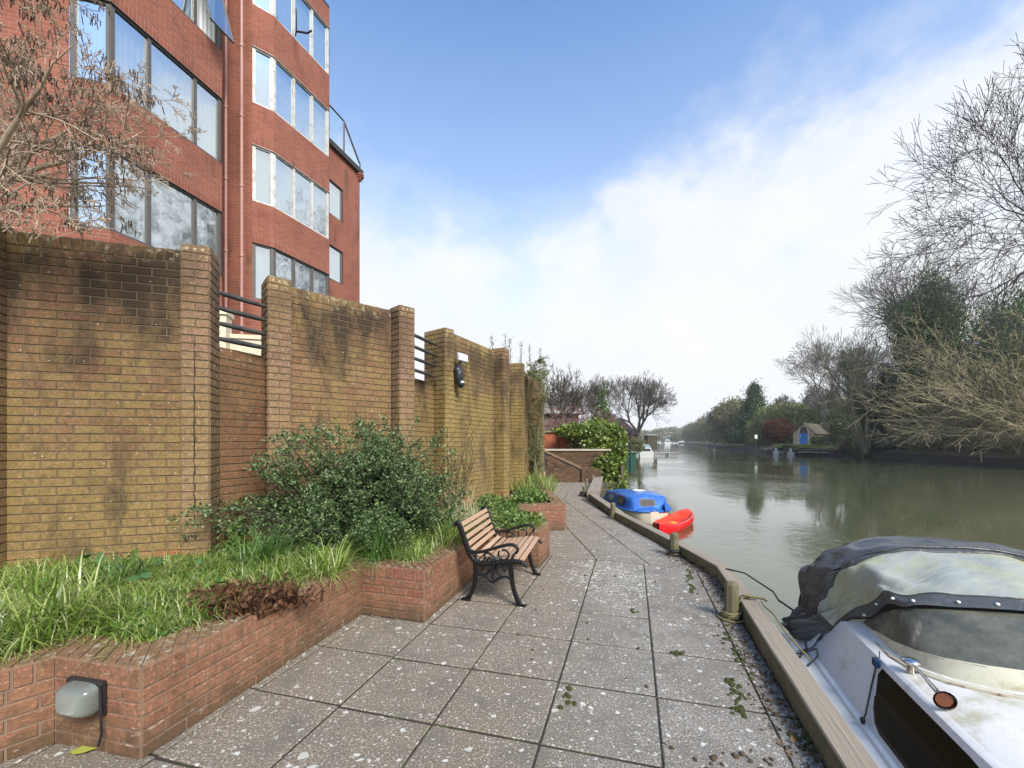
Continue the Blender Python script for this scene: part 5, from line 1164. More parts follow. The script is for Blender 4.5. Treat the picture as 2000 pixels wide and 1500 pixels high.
for y, off, sc, kind in [(98, 9, 1.0, 'B'), (108, 5, .75, 'B'), (122, 6, .8, 'B'), (128, 16, 1.15, 'B'), (140, 5, .8, 'A'), (160, 6, .85, 'A'), (175, 8, 1.0, 'A'), (190, 7, 1.0, 'A'), (215, 8, 1.1, 'A'), (240, 9, 1.1, 'A'), (270, 10, 1.15, 'A'), (300, 9, 1.1, 'A'), (340, 10, 1.2, 'A'), (385, 12, 1.2, 'A'), (440, 12, 1.3, 'A'), (500, 14, 1.3, 'A'), (560, 10, 1.3, 'A'),
                         (118, 24, 1.0, 'C'), (135, 26, 1.15, 'C'), (104, 26, 1.0, 'C'), (150, 20, 1.15, 'C'), (200, 16, 1.25, 'C'), (260, 14, 1.2, 'C'), (88, 30, 1.1, 'C'), (165, 3, .9, 'C'), (92, 22, 1.1, 'B'), (78, 26, 1.2, 'B'), (70, 22, 1.0, 'B'), (62, 14, .9, 'B'), (84, 17, .9, 'B'), (76, 36, 1.2, 'A'), (60, 26, 1.0, 'A'), (48, 22, 1.0, 'A'), (66, 32, 1.2, 'A'), (100, 40, 1.2, 'A')]:
    p_ = {'A': protoA, 'B': protoB, 'C': protoC}[kind]; s_ = sc*qr.uniform(.9, 1.1); dup(p_, (bankx(y)+off, y, .6), qr.uniform(0, 6.28), sc=(s_, s_, s_))
# far end of the reach and far left bank
leafy('distant_tree', 'hazy rounded trees closing the right end of the river reach', (196, 545, 0), 19, 24, M['grey_leaf'], 9000, 1.4, 26, low=.01, trunk=False)
leafy('distant_tree', 'hazy trees closing the middle of the far river end', (164, 550, 0), 15, 22, M['grey_leaf'], 9000, 1.4, 16, low=.01, trunk=False)
leafy('distant_tree', 'faint hazy tree clump at the far left bank', (128, 520, 0), 15, 24, M['grey_leaf'], 8000, 1.2, 17, low=.01, trunk=False)
# --- left bank background
A, tp = fork_tree((22.3, 76, .1), 14.6, .55, 61, xy=.85, sp=23, trunk=.05, mx=9, up=.02, minr=.018); tree_thing('bare_tree', 'rounded bare tree on the left bank behind the moored white boat', A, (22.3, 76, .1), M['bark_dark'])
A, tp = fork_tree((12.6, 62, .1), 11.6, .3, 62, xy=.8, sp=23, trunk=.05, mx=8, up=.03, minr=.016); tree_thing('bare_tree', 'bare tree left of the round one, above the green hedge', A, (12.6, 62, .1), M['bark_dark'])
A, tp = bare_tree((14.2, 60, .1), 9.5, .3, dict(kids=[8, 6, 5, 3], ratio=[.3, .5, .5, .5]), 63, minr=.03); t_ = tree_thing('ivy_column_tree', 'slim ivy wrapped trunk between the two left bank bare trees', A, (14.2, 60, .1), M['bark_dark']); ivy_on(t_, A, 9000, .38, .2, 5, zmax=8.5)
A, tp = fork_tree((3.4, 27, .1), 6.4, .14, 64, xy=.8, mx=8, sp=26, minr=.012); tree_thing('bare_tree', 'small dark bare tree in front of the slate roofed house', A, (3.4, 27, .1), M['bark_dark'])
M['purple'] = simple('purplish weeping twigs', (.17, .085, .075), .9, .3, 5, space='w'); q = random.Random(8); segs = []; cfg = dict(DEF); cfg.update(levels=3, steps=[7, 5, 4], kids=[10, 8], up=[-.10, -.22, -.2], wander=[.12, .1, .1], start=[.2, .1], angle=[45, 35], ratio=[.6, .6], taper=[.4, .4, .5])
for i in range(26): a = q.uniform(0, 6.28); grow(segs, (3.5, 23, 1.6), (math.cos(a), math.sin(a), q.uniform(.5, 1.2)), .045, 2.2, 0, cfg, q)
A = np.array(segs); A[:, 6:] = np.maximum(A[:, 6:], .009); A[:, [2, 5]] = np.maximum(A[:, [2, 5]], .3); t_ = thing('weeping_tree', 'low weeping tree with purplish drooping twigs above the orange wall', 'tree', (3.5, 23, .1)); V, Q = seg_mesh(A, 3); np_mesh('crown', V, Q, M['purple'], t_); V, Q = seg_mesh([(3.5, 23, 0, 3.5, 23, 1.7, .12, .08)], 8); np_mesh('trunk', V, Q, M['bark_grey'], t_)
leafy('shrub', 'brown twiggy mass below the round bare tree on left bank', (16.6, 70, 0), 4.6, 2.6, simple('brown twig mass', (.13, .085, .075), .9, .3, 4), 9000, .2, 18, cat='shrub', trunk=False)
leafy('shrub', 'grey green waterside bush beside the pale covered boat', (16.5, 58, 0), 2.0, 1.3, M['olive_leaf'], 3500, .15, 19, cat='shrub', trunk=False)
# ivy hedge beyond the steps
g = np.random.default_rng(7); M['bright_ivy'] = foliage('bright ivy leaves', [(.05, .09, .015), (.13, .21, .03), (.25, .34, .06), (.40, .46, .14)], .35, .25)
hd = thing('ivy_hedge', 'bright green ivy hedge heaped over the fence beside the brick steps', 'hedge', (4.2, 18.5, 0)); Ps = []
for c, rad, n_ in (((3.7, 18.9, 1.55), (1.0, .8, .85), 5600), ((4.35, 18.8, 1.35), (.55, .8, .9), 3600), ((3.95, 18.2, .35), (.75, .75, .8), 4600), ((4.15, 18.0, -.2), (.55, .8, .7), 2800), ((2.8, 18.6, 2.0), (.9, .5, .3), 1500)):
    Ps.append(crown_pts(g, n_, c, rad, 14, hollow=.75))
P = np.concatenate(Ps); V, Q = leaf_mesh(P, g.uniform(.07, .15, len(P)), g, w=.95); np_mesh('leaves', V, Q, M['bright_ivy'], hd)
segs = [];  cfg = dict(DEF); cfg.update(levels=3, steps=[6, 4, 3], kids=[6, 4]); q = random.Random(3)
for i in range(8): grow(segs, (4.0+q.uniform(-.6, .4), 18.5, -.3), (q.uniform(-.4, .4), 0, 1), .04, 2.3, 0, cfg, q)
V, Q = seg_mesh(np.array(segs), 4); np_mesh('stems', V, Q, M['bark_dark'], hd)
# brick steps and walls at the path end
Bd = [brick_mat('dark red steps brick', [(.035, .022, .02), (.12, .05, .04), (.20, .10, .075), (.05, .03, .025)], algae=.25, speck=.5, ztop=9), simple('dark mortar', (.045, .038, .03), .95), M['dot']]
fw = thing('stair_wall', 'dark red brick stair flank wall with sloping coping at path end', 'wall', (2.2, 16.6, 0)); mb = MB(); u = Vector((1, .03)).normalized()
def slope_wall(mb, x0, x1, y, z0, z1, T=.25):
    n_ = 9
    for i in range(n_):
        xa, xb = x0+(x1-x0)*i/n_, x0+(x1-x0)*(i+1)/n_; za, zb = z0+(z1-z0)*i/n_, z0+(z1-z0)*(i+1)/n_; mb.quad((xa, y, 0), (xb, y, 0), (xb, y, zb), (xa, y, za), 1)
    z = 0
    while z < max(z0, z1):
        off = .1125*(round(z/.075) % 2); x = x0-off
        while x < x1:
            a, b_ = max(x, x0)+.005, min(x+.225, x1)-.005; zt = z0+(z1-z0)*((b_ if z1 < z0 else a)-x0)/(x1-x0)
            if b_-a > .02 and z+.07 < zt: mb.obox((a, y-.007, z+.005), (b_-a, 0, 0), (0, .007, 0), (0, 0, .065), 0)
            x += .225
        z += .075
slope_wall(mb, 1.15, 2.62, 16.55, 1.18, .5); mb.build('flank', Bd[:2], fw)
mb = MB(); L_ = Vector((1.5, 0, -.69)); n_ = 21
for i in range(n_): mb.obox(Vector((1.13, 16.52, 1.19))+L_*(i/n_), L_*(.9/n_), (0, .28, 0), (0, 0, .09))
mb.build('sloping_coping', brick_mat('pale coping bricks', [(.26, .17, .11), (.32, .22, .15)], algae=.2, ztop=9), fw)
wall_piece('end_block', (2.63, 16.45), (3.36, 16.47), 0, .50, fw, Bd, T=.35, cop=.1)
bw = thing('retaining_wall', 'brown brick retaining wall with pale coping behind the stair flank', 'wall', (2.5, 17.8, 0)); wall_piece('wall', (1.0, 17.8), (4.0, 17.85), -.1, 1.15, bw, Bd, T=.25)
mb = MB(); mb.obox((.95, 17.74, 1.165), (3.1, .05, 0), (0, .36, 0), (0, 0, .07)); mb.build('coping', simple('pale stone coping', (.42, .38, .30), .9, .2, 6), bw)
ow = thing('orange_wall', 'bright orange red brick wall and pillar beyond the steps', 'wall', (2.2, 19.5, 0)); Ob = [brick_mat('bright orange brick', [(.42, .10, .045), (.52, .15, .07), (.46, .12, .05)], speck=.1, ztop=9), simple('orange mortar', (.32, .2, .14), .95), M['dot']]
wall_piece('wall', (1.2, 19.6), (2.2, 19.6), 0, 1.95, ow, Ob); wall_piece('pillar', (2.15, 19.3), (2.62, 19.3), 0, 2.12, ow, Ob, T=.4)
mb = MB(); mb.obox((1.1, 19.5, 1.955), (1.1, 0, 0), (0, .4, 0), (0, 0, .07)); mb.obox((2.1, 19.24, 2.13), (.58, 0, 0), (0, .52, 0), (0, 0, .1)); mb.build('coping', simple('mossy coping', (.2, .2, .1), .9, .3, 6), ow)
fn = thing('timber_fence', 'weathered grey board fence between the orange pillar and ivy', 'fence', (3.2, 19.4, 0)); mb = MB(); x = 2.68
while x < 4.7: mb.obox((x, 19.4, 0), (.13, 0, 0), (0, .03, 0), (0, 0, 1.78+rb.uniform(-.02, .02))); x += .14
mb.build('boards', wood('grey fence board', (.10, .085, .065), (.19, .16, .12)), fn)
mb = MB(); mb.tube([(1.28, 16.2, 0), (1.28, 16.2, .85), (1.22, 16.2, 1.0), (1.05, 16.3, 1.12), (.95, 16.4, 1.25)], .022, 8); tag(mb.build('handrail', simple('black handrail', (.015, .015, .015), .4), base=(1.28, 16.2, 0)), 'curved black metal handrail at the foot of the brick steps', 'handrail')
bst = thing('brick_steps', 'stub of dark brick steps beside the path end', 'steps', (1.15, 15.2, 0)); wall_piece('tread', (.9, 15.0), (1.32, 15.0), 0, .32, bst, Bd, T=.5); wall_piece('tread', (.9, 15.5), (1.25, 15.5), 0, .50, bst, Bd, T=.5)
# piling, bin, pergola frame
pg_ = thing('timber_piling', 'row of upright timber piles standing in water below the ivy', 'piling', (4.7, 19, WZ)); 
for i in range(14):
    f = i/13; p = Vector((4.38, 17.5, 0)).lerp(Vector((6.4, 25.5, 0)), f); mb = MB(); mb.box((p.x, p.y, -.45), (.16, .26, 2.0+rb.uniform(-.1, .15)), 0, .3); mb.build('pile', M['post'] if i % 3 else M['dark_timber'], pg_)
bn_ = thing('wheelie_bin', 'dark green plastic bin behind the timber piling', 'bin', (5.9, 21.9, .0)); mb = MB(); mb.loft([[(5.9+x*s, 21.9+y*s, z) for x, y in ((-.25, -.25), (.25, -.25), (.25, .25), (-.25, .25))] for z, s in ((.0, .85), (.95, 1.1))], closed=True, smooth=False); mb.build('body', simple('dark green plastic', (.01, .07, .05), .45), bn_)
mb = MB(); mb.box((5.9, 21.9, 1.0), (.62, .64, .07)); mb.build('lid', simple('green lid', (.012, .10, .075), .4), bn_, bevel=.02)
pf_ = thing('pergola', 'black steel pergola frame behind the ivy hedge', 'pergola', (5.4, 21, 0))
for p, q_ in (((5.75, 21.2, -.2), (5.75, 21.2, 2.05)), ((4.5, 21.2, 0), (4.5, 21.2, 2.05))): mb = MB(); mb.tube([p, q_], .045, 6); mb.build('post', BK, pf_)
mb = MB(); mb.obox((4.3, 21.15, 2.051), (1.55, 0, 0), (0, .1, 0), (0, 0, .1)); mb.build('beam', BK, pf_)
# house with slate roof
hs = thing('house', 'grey slate roofed house behind the small bare tree', 'house', (2.5, 36, 0)); mb = MB(); mb.obox((-4, 34, 0), (9.2, 0, 0), (0, 7, 0), (0, 0, 3.9)); mb.build('wall', simple('grey brown house wall', (.16, .12, .10), .9, .2, 3), hs)
mb = MB(); mb.add([(-4.3, 33.6, 3.7), (5.5, 33.6, 3.7), (5.5, 37.5, 5.75), (-4.3, 37.5, 5.75), (5.5, 41.4, 3.7), (-4.3, 41.4, 3.7)], [(0, 1, 2, 3), (3, 2, 4, 5), (1, 4, 2)]); mb.build('roof', simple('mossy slate roof', (.20, .17, .15), .8, .3, 8, dirt=(.28, .22, .16)), hs)
mb = MB(); mb.tube([(5.52, 33.5, 3.65), (5.52, 37.5, 5.75), (5.52, 41.4, 3.65)], .09, 4); mb.build('bargeboard', simple('dark bargeboard', (.05, .045, .05), .7), hs)
hs = thing('house', 'dark roofed boatyard building behind the round bare tree', 'house', (18, 82, 0)); mb = MB(); mb.obox((14.5, 80, 0), (8.5, 0, 0), (0, 8, 0), (0, 0, 2.9)); mb.build('wall', simple('brown boards', (.14, .09, .08), .9), hs)
mb = MB(); mb.add([(14.2, 79.6, 2.8), (23.3, 79.6, 2.8), (21.3, 84, 5.9), (16.2, 84, 5.9), (14.2, 88, 2.8), (23.3, 88, 2.8)], [(0, 1, 2, 3), (3, 2, 5, 4), (1, 5, 2), (0, 3, 4)]); mb.build('roof', simple('dark brown roof', (.10, .075, .07), .85), hs)
sh_ = thing('shed', 'small dark timber shed right of the round bare tree', 'shed', (24.5, 78, 0)); mb = MB(); mb.obox((24.0, 77, 0), (1.7, 0, 0), (0, 2, 0), (0, 0, 2.6)); mb.build('wall', M['dark_timber'], sh_); mb = MB(); mb.obox((23.9, 76.9, 2.601), (1.9, 0, 0), (0, 2.2, .1), (0, 0, .1)); mb.build('roof', simple('pale shed roof', (.4, .4, .4), .8), sh_)
# moored white motor boat on the left bank and far boats
WH = simple('white boat paint', (.62, .63, .60), .35, .1, 2)
def motor_boat(base, rz, sc, label, cover=(.25, .33, .40), group=None):
    t_ = thing('motor_boat', label, 'boat', base, group); rings = []
    def w(s, x, z): return Vector(base)+Matrix.Rotation(rz, 3, 'Z') @ Vector((x*sc, s*sc, z*sc))
    for s, h_ in ((0, .95), (1.5, 1.05), (3.0, 1.0), (4.2, .6), (5.0, .05)): rings.append([w(s, a, z) for a, z in ((-h_, .75), (-h_*.9, .0), (0, -.25), (h_*.9, .0), (h_, .75))])
    mb = MB(); mb.loft(rings, 0); mb.add(rings[0], [(0, 1, 2, 3, 4)]); mb.loft([[r_[0], r_[4]] for r_ in rings], 0); mb.build('hull', WH, t_)
    mb = MB(); mb.loft([[w(s, x*k, z) for x, z in ((-.8, .76), (-.62, 1.3), (0, 1.36), (.62, 1.3), (.8, .76))] for s, k in ((.9, 1), (1.0, 1), (2.7, .9), (3.4, .5))], 0); mb.add([w(.9, x, z) for x, z in ((-.8, .76), (-.62, 1.3), (0, 1.36), (.62, 1.3), (.8, .76))], [(0, 1, 2, 3, 4)]); cb_ = mb.build('cabin', WH, t_)
    mb = MB(); mb.add([w(.88, x, z) for x, z in ((-.6, .85), (.6, .85), (.52, 1.2), (-.52, 1.2))], [(0, 1, 2, 3)]); mb.build('window', simple('dark boat glass', (.03, .035, .04), .15), cb_)
    mb = MB(); mb.loft([[w(s, x, z) for x, z in ((-.66, 1.3), (-.5, 1.75), (0, 1.85), (.5, 1.75), (.66, 1.3))] for s in (1.6, 2.9)], 0); mb.add([w(1.6, x, z) for x, z in ((-.66, 1.3), (-.5, 1.75), (0, 1.85), (.5, 1.75), (.66, 1.3))], [(0, 1, 2, 3, 4)]); mb.build('cover', simple('boat cover', cover, .6), t_)
motor_boat((19.5, 63, WZ), -.25, 1.05, 'white motor boat with blue grey cover moored on the left bank')
motor_boat((118, 330, WZ), -.3, 2.4, 'larger distant white boat near the right end of the far moorings', group='distant moored boats')
motor_boat((96, 300, WZ), .9, 1.6, 'small distant white boat at the middle of the far moorings', group='distant moored boats')
motor_boat((74, 240, WZ), -.5, 1.5, 'distant white boat closest to the left bank jetty', group='distant moored boats')
def jetty(name, label, a, b_, w, z=-.45, rails=0):
    a, b_ = Vector((*a, z)), Vector((*b_, z)); d = (b_-a).normalized(); n_ = Vector((-d.y, d.x, 0)); t_ = thing(name, label, 'jetty', a); mb = MB(); L = (b_-a).length; k = int(L/.3)
    for i in range(k): mb.obox(a+d*(L*i/k), d*(L/k-.02), n_*w, (0, 0, .1))
    mb.build('deck', wood('pale jetty boards', (.34, .30, .24), (.50, .46, .38)), t_)
    for i in range(4): p = a+d*(L*(i+.3)/4)+n_*(w*.9*(i % 2)); mb = MB(); mb.tube([p-Vector((0, 0, 1.2)), p+Vector((0, 0, rails or -.02))], .09, 6); mb.build('pile', M['dark_timber'], t_)
jetty('jetty', 'pale wooden jetty left of the moored silver dinghies below the lawn', (53.5, 95), (48.5, 79.5), 1.5, rails=.9); jetty('jetty', 'long pale jetty with landing stage below the boathouse', (48.9, 74.6), (53, 69.5), 1.0, -.35)
jetty('jetty', 'wooden jetty beyond the white motor boat on left bank', (21.3, 68), (27.5, 72), 1.2, -.35)
bkk = MB(); bkk.obox((47.9, 76.2, -1.2), (6.5, 1.8, 0), (-.1, .4, 0), (0, 0, 1.75)); tag(bkk.build('quay_heading', M['dark_timber'], base=(47.9, 76.2, -1)), 'dark timber quay heading at the edge of the boathouse lawn', 'quay')
pa = MB(); pa.obox((48.3, 77.2, .985), (7, 1.2, 0), (0, 1.0, 0), (0, 0, .06)); pa.build('lawn_path', simple('pale gravel path', (.45, .42, .36), .95, .1, 3, space='w'), kind='structure')
for k, (x, y, rz, lab) in enumerate(((46.8, 77.2, .3, 'silver grey dinghy nearest the pale jetty'), (48.2, 75.3, .9, 'silver grey dinghy nearest the boathouse lawn'))):
    t_ = thing('dinghy', lab, 'boat', (x, y, WZ)); 
    def w(s, a, z): return Vector((x, y, WZ))+Matrix.Rotation(rz, 3, 'Z') @ Vector((s, a, z))
    mb = MB(); rg2 = [[w(s, a*h_, z) for a, z in ((-1, .5), (-.8, 0), (0, -.2), (.8, 0), (1, .5))] for s, h_ in ((0, .6), (1, .75), (2.2, .6), (3.2, .05))]; mb.loft(rg2, 0); mb.add(rg2[0], [(0, 1, 2, 3, 4)]); mb.build('hull', simple('silver grey hull', (.42, .46, .46), .4), t_)
    mb = MB(); mb.box(w(.1, 0, .75), (.35, .35, .7), 0, rz); mb.build('outboard', simple('white outboard', (.6, .6, .58), .5), t_, bevel=.05)
sg = thing('sign_post', 'white notice board on a post at the far jetty', 'sign', (50.4, 90, 0)); mb = MB(); mb.tube([(50.4, 90, -1), (50.4, 90, 2.7)], .07, 6); mb.build('post', M['dark_timber'], sg); mb = MB(); mb.box((50.4, 89.88, 2.5), (.55, .06, .8)); mb.build('board', simple('white board', (.8, .8, .8), .5), sg)
# boathouse
bx, by, bz = 54.0, 80.6, 1.0; bd = Vector((.62, -.78, 0)).normalized(); bnn = Vector((bd.y, -bd.x, 0)); bh = thing('boathouse', 'small pale brick boathouse with pointed arch and blue door on the lawn', 'boathouse', (bx, by, bz))
def hbp(a, d_, z): return Vector((bx, by, bz))+bd*a-bnn*d_+Vector((0, 0, z))
mb = MB(); g_ = [(-1.7, 0), (1.7, 0), (1.7, 2.2), (0, 3.75), (-1.7, 2.2)]; mb.add([hbp(a, 0, z) for a, z in g_]+[hbp(a, 9, z) for a, z in g_], [(0, 1, 2, 3, 4), (9, 8, 7, 6, 5), (1, 6, 7, 2), (5, 0, 4, 9)]); mb.build('wall', simple('pale pinkish brick', (.46, .33, .25), .9, .25, 2.5, dirt=(.3, .2, .15)), bh)
mb = MB()
for s_ in (-1, 1): mb.add([hbp(s_*2.0, -.25, 1.98), hbp(0, -.25, 3.95), hbp(0, 9.2, 3.95), hbp(s_*2.0, 9.2, 1.98), hbp(s_*2.0, -.25, 1.85), hbp(0, -.25, 3.8), hbp(0, 9.2, 3.8), hbp(s_*2.0, 9.2, 1.85)], [(0, 1, 2, 3), (4, 7, 6, 5), (0, 4, 5, 1), (3, 2, 6, 7), (0, 3, 7, 4)])
mb.build('roof', simple('mossy brown tiles', (.15, .12, .09), .9, .3, 3, dirt=(.14, .14, .07)), bh)
def arch(w, h0, h1, n_=8): # half width, spring height, apex
    P = [(-w, 0), (-w, h0)]
    for i in range(1, n_+1): f = i/n_; P.append((-w*math.cos(f*math.pi/2)**.9 if i < n_ else 0, h0+(h1-h0)*math.sin(f*math.pi/2)**1.0))
    return P+[(-a, z) for a, z in reversed(P[:-1])]
for nm, w_, a0_, a1_, of_, mt in (('arch_surround', .88, 1.95, 3.6, .03, simple('cream stone arch', (.62, .56, .46), .8)), ('arch_infill', .68, 1.9, 3.3, .05, simple('dark brown infill', (.09, .06, .05), .7))):
    mb = MB(); mb.add([hbp(a, -of_, z) for a, z in arch(w_, a0_, a1_)], [tuple(range(19))]); mb.build(nm, mt, bh)
mb = MB(); mb.obox(hbp(-.68, -.06, 0), bd*1.36, bnn*.03, (0, 0, 2.05)); dr = mb.build('door', simple('bright blue door', (.015, .17, .50), .5, .1, 3), bh); mb = MB(); mb.obox(hbp(-.55, -.1, 1.35), bd*.16, bnn*.02, (0, 0, .22)); mb.build('notice', simple('white notice', (.8, .8, .8), .5), dr)
lw = MB(); lw.obox(hbp(1.75, 9.3, -.5), Vector((.93, -.36, 0))*16, Vector((.1, .4, 0)), (0, 0, 2.1)); tag(lw.build('garden_wall', simple('pale mottled wall', (.48, .42, .33), .9, .3, 1.2), base=hbp(9, 1, 0)), 'long low pale wall running right from the boathouse', 'wall')  # one pale base colour, varied at random
# ------------------------------------------------------------------ planting in the bed
def in_poly(x, y, poly):
    c = False; j = len(poly)-1
    for i in range(len(poly)):
        if (poly[i][1] > y) != (poly[j][1] > y) and x < (poly[j][0]-poly[i][0])*(y-poly[i][1])/(poly[j][1]-poly[i][1])+poly[i][0]: c = not c
        j = i
    return c
def blades(centres, g, nb=(18, 30), L=(.2, .42), w=.0055, spread=.05, K=6, z0=.40, upb=1.0, droop=1.7, hts=None, bias=None):
    P0, D, Ls, Ws = [], [], [], []
    for ci, (cx_, cy_) in enumerate(centres):
        n_ = int(g.integers(*nb)); s = 1.0 if hts is None else hts[ci]
        for _ in range(n_):
            a = g.uniform(0, 2*math.pi); e = g.uniform(.55, 1.4); P0.append((cx_+g.normal()*spread, cy_+g.normal()*spread, z0)); bx_, by_ = (0, 0) if bias is None else bias
            D.append((math.cos(a)*math.cos(e)+bx_, math.sin(a)*math.cos(e)+by_, math.sin(e)*upb)); Ls.append(g.uniform(*L)*s); Ws.append(w*g.uniform(.7, 1.4))
    P = np.array(P0); D = np.array(D); D /= np.linalg.norm(D, axis=1)[:, None]; Ls = np.array(Ls); Ws = np.array(Ws); N_ = len(P)
    side = np.cross(D, np.tile([0, 0, 1.], (N_, 1))); side /= (np.linalg.norm(side, axis=1)[:, None]+1e-6)
    V = np.zeros((N_, (K+1)*2, 3)); cur = P.copy(); d = D.copy()
    for k in range(K+1):
        f = k/K; wd = Ws*(1-f**2.2)*np.where(f < .15, .7, 1.0)+.0004; V[:, 2*k] = cur-side*wd[:, None]; V[:, 2*k+1] = cur+side*wd[:, None]
        cur = cur+d*(Ls/K)[:, None]; d = d+np.array([0, 0, -1.])*(droop/K)*(.5+1.2*f)*g.uniform(.7, 1.3, (N_, 1)); d /= np.linalg.norm(d, axis=1)[:, None]
    q = np.array([[2*k, 2*k+1, 2*k+3, 2*k+2] for k in range(K)]); Q = (q[None]+(np.arange(N_)*(K+1)*2)[:, None, None]).reshape(-1, 4); return V.reshape(-1, 3), Q
g = np.random.default_rng(21)
M['grass'] = foliage('strap leaves', [(.09, .16, .02), (.19, .31, .04), (.32, .45, .07), (.52, .60, .18), (.70, .72, .40)], .3, .35, .6)  # palest stops: straw blades, and glossy highlights put into the leaf colour
M['grass_dark'] = foliage('darker strap leaves', [(.06, .13, .03), (.10, .21, .045), (.17, .31, .07), (.30, .43, .17)], .38, .3)
bed = [(p.x, p.y) for p in inn[:9]]+[(.0, 7.2), (-.6, 7.2), (-1.1, 6.4), (-1.55, 5.8), (-2.45, 4.9), (-2.85, 4.3), (-3.05, 3.9), (-4.3, 3.5), (-5.2, 3.2), (-5.2, .9)]
def hit_wall_front(x, y): return in_poly(x, y, bed)
cen = []
while len(cen) < 1500:
    x, y = g.uniform(-5, .5), g.uniform(1.2, 7.1)
    if hit_wall_front(x, y) and not (-1.95 < x < -1.15 and 4.6 < y < 5.5) and abs(x/y) < 1.45: cen.append((x, y))
V, Q = blades(cen, g, (34, 52), (.13, .28), .0029, .06, droop=2.6, hts=[np.clip(1+.30*mn.noise(Vector((c[0]*1.3, c[1]*1.3, 0))), .7, 1.3) for c in cen])
np_mesh('strap_leaf_ground_cover', V, Q, M['grass'], kind='stuff')
# under-foliage closing gaps
cen = []
while len(cen) < 26000:
    x, y = g.uniform(-5, .6), g.uniform(1.2, 7.1)
    if hit_wall_front(x, y): cen.append((x, y, .40+abs(g.normal())*.05))
V, Q = leaf_mesh(np.array(cen), g.uniform(.03, .07, len(cen)), g, w=.5); np_mesh('low_ground_cover', V, Q, M['grass_dark'], kind='stuff')
def clump(label, c, n_, L, w, mt, seed, spread=.06, droop=1.9, group=None, name='grass_clump', bias=None, sub=6):
    g_ = np.random.default_rng(seed); V, Q = blades([(c[0]+g_.normal()*spread, c[1]+g_.normal()*spread) for _ in range(sub)], g_, (int(n_*1.5)//sub, int(n_*1.5)//sub+4), L, w*.68, spread*.6, 8, droop=droop, bias=bias); return tag(np_mesh(name, V, Q, mt, base=(c[0], c[1], .4)), label, 'plant', group)
clump('large arching strap leaf clump in front of the big shrub', (-1.30, 4.12), 170, (.35, .60), .007, M['grass_dark'], 1)
clump('long leaved clump beside the cracked wall pier', (-2.25, 3.85), 150, (.35, .58), .0075, M['grass_dark'], 2)
clump('pale long leaved clump at the left picture edge spilling toward the kerb', (-2.72, 2.62), 150, (.35, .55), .0075, M['grass'], 3)
clump('bright clump hanging over the planter front near the picture corner', (-2.72, 2.32), 110, (.28, .45), .007, M['grass'], 4)
clump('broad grass clump on the bed between fern remains and the bench', (-1.55, 3.62), 130, (.30, .48), .006, M['grass'], 5)
clump('grass clump drooping over the coping just behind the bench', (-.72, 4.7), 120, (.3, .48), .006, M['grass'], 6)
clump('lush clump in the middle of the left bed under the wall', (-2.9, 3.3), 120, (.3, .45), .007, M['grass_dark'], 7)
clump('green tuft growing beyond the second planter block', (.62, 9.8), 200, (.3, .55), .008, M['grass'], 8, spread=.22, droop=1.4)
clump('tuft of weeds at the foot of the far climber pier', (.62, 11.2), 200, (.35, .6), .008, M['grass'], 9, spread=.22, droop=1.4)
clump('pale dry arching tuft at the right base of the big shrub', (-.55, 5.55), 130, (.45, .75), .004, simple('dry straw blades', (.36, .33, .20), .8, .3, 8), 10, spread=.08, droop=1.5, name='dry_grass_clump')
# weeds spilling near the bench end block
def leafy_plant(name, label, c, rad, n_, size, mt, seed, k=10, z=None, stems=0, w=.8, cat='plant', hollow=.3):
    g_ = np.random.default_rng(seed); P = crown_pts(g_, n_, c, rad, k, hollow=hollow); P[:, 2] = np.maximum(P[:, 2], .40); V, Q = leaf_mesh(P, g_.uniform(.6, 1.3, len(P))*size, g_, w=w); return tag(np_mesh(name, V, Q, mt, base=(c[0], c[1], .4)), label, cat)
M['weed'] = foliage('fresh weeds', [(.06, .12, .02), (.12, .22, .04), (.2, .31, .07), (.30, .38, .14)], .5, .3)
leafy_plant('weed_patch', 'fresh green leafy weeds overflowing the planter behind the bench', (.02, 5.85, .47), (.40, .42, .13), 2600, .055, M['weed'], 1)
leafy_plant('weed_patch', 'taller flowering weeds against the wall foot past the bench', (-.28, 6.7, .52), (.36, .6, .20), 2200, .05, M['weed'], 2)
leafy_plant('weed_patch', 'weeds inside the second planter block', (.35, 8.4, .46), (.33, .8, .16), 2000, .06, M['weed'], 3)
leafy_plant('seedling_shrub', 'small glossy leaved sprig at the wall between the first two piers', (-2.70, 4.22, .58), (.07, .07, .16), 170, .06, M['weed'], 4, k=6)
leafy_plant('seedling_shrub', 'small leafy weed against the left wall panel', (-3.62, 3.72, .47), (.09, .05, .08), 120, .06, M['weed'], 5, k=6)
leafy_plant('seedling_shrub', 'tiny pale sprig at the wall foot beside the cracked pier', (-3.32, 3.80, .48), (.06, .04, .09), 70, .05, M['weed'], 6, k=6)
leafy_plant('seedling_shrub', 'little leafy sprig at the foot of the second pier under the shrub', (-2.32, 4.62, .56), (.08, .08, .16), 170, .05, M['weed'], 7, k=6)
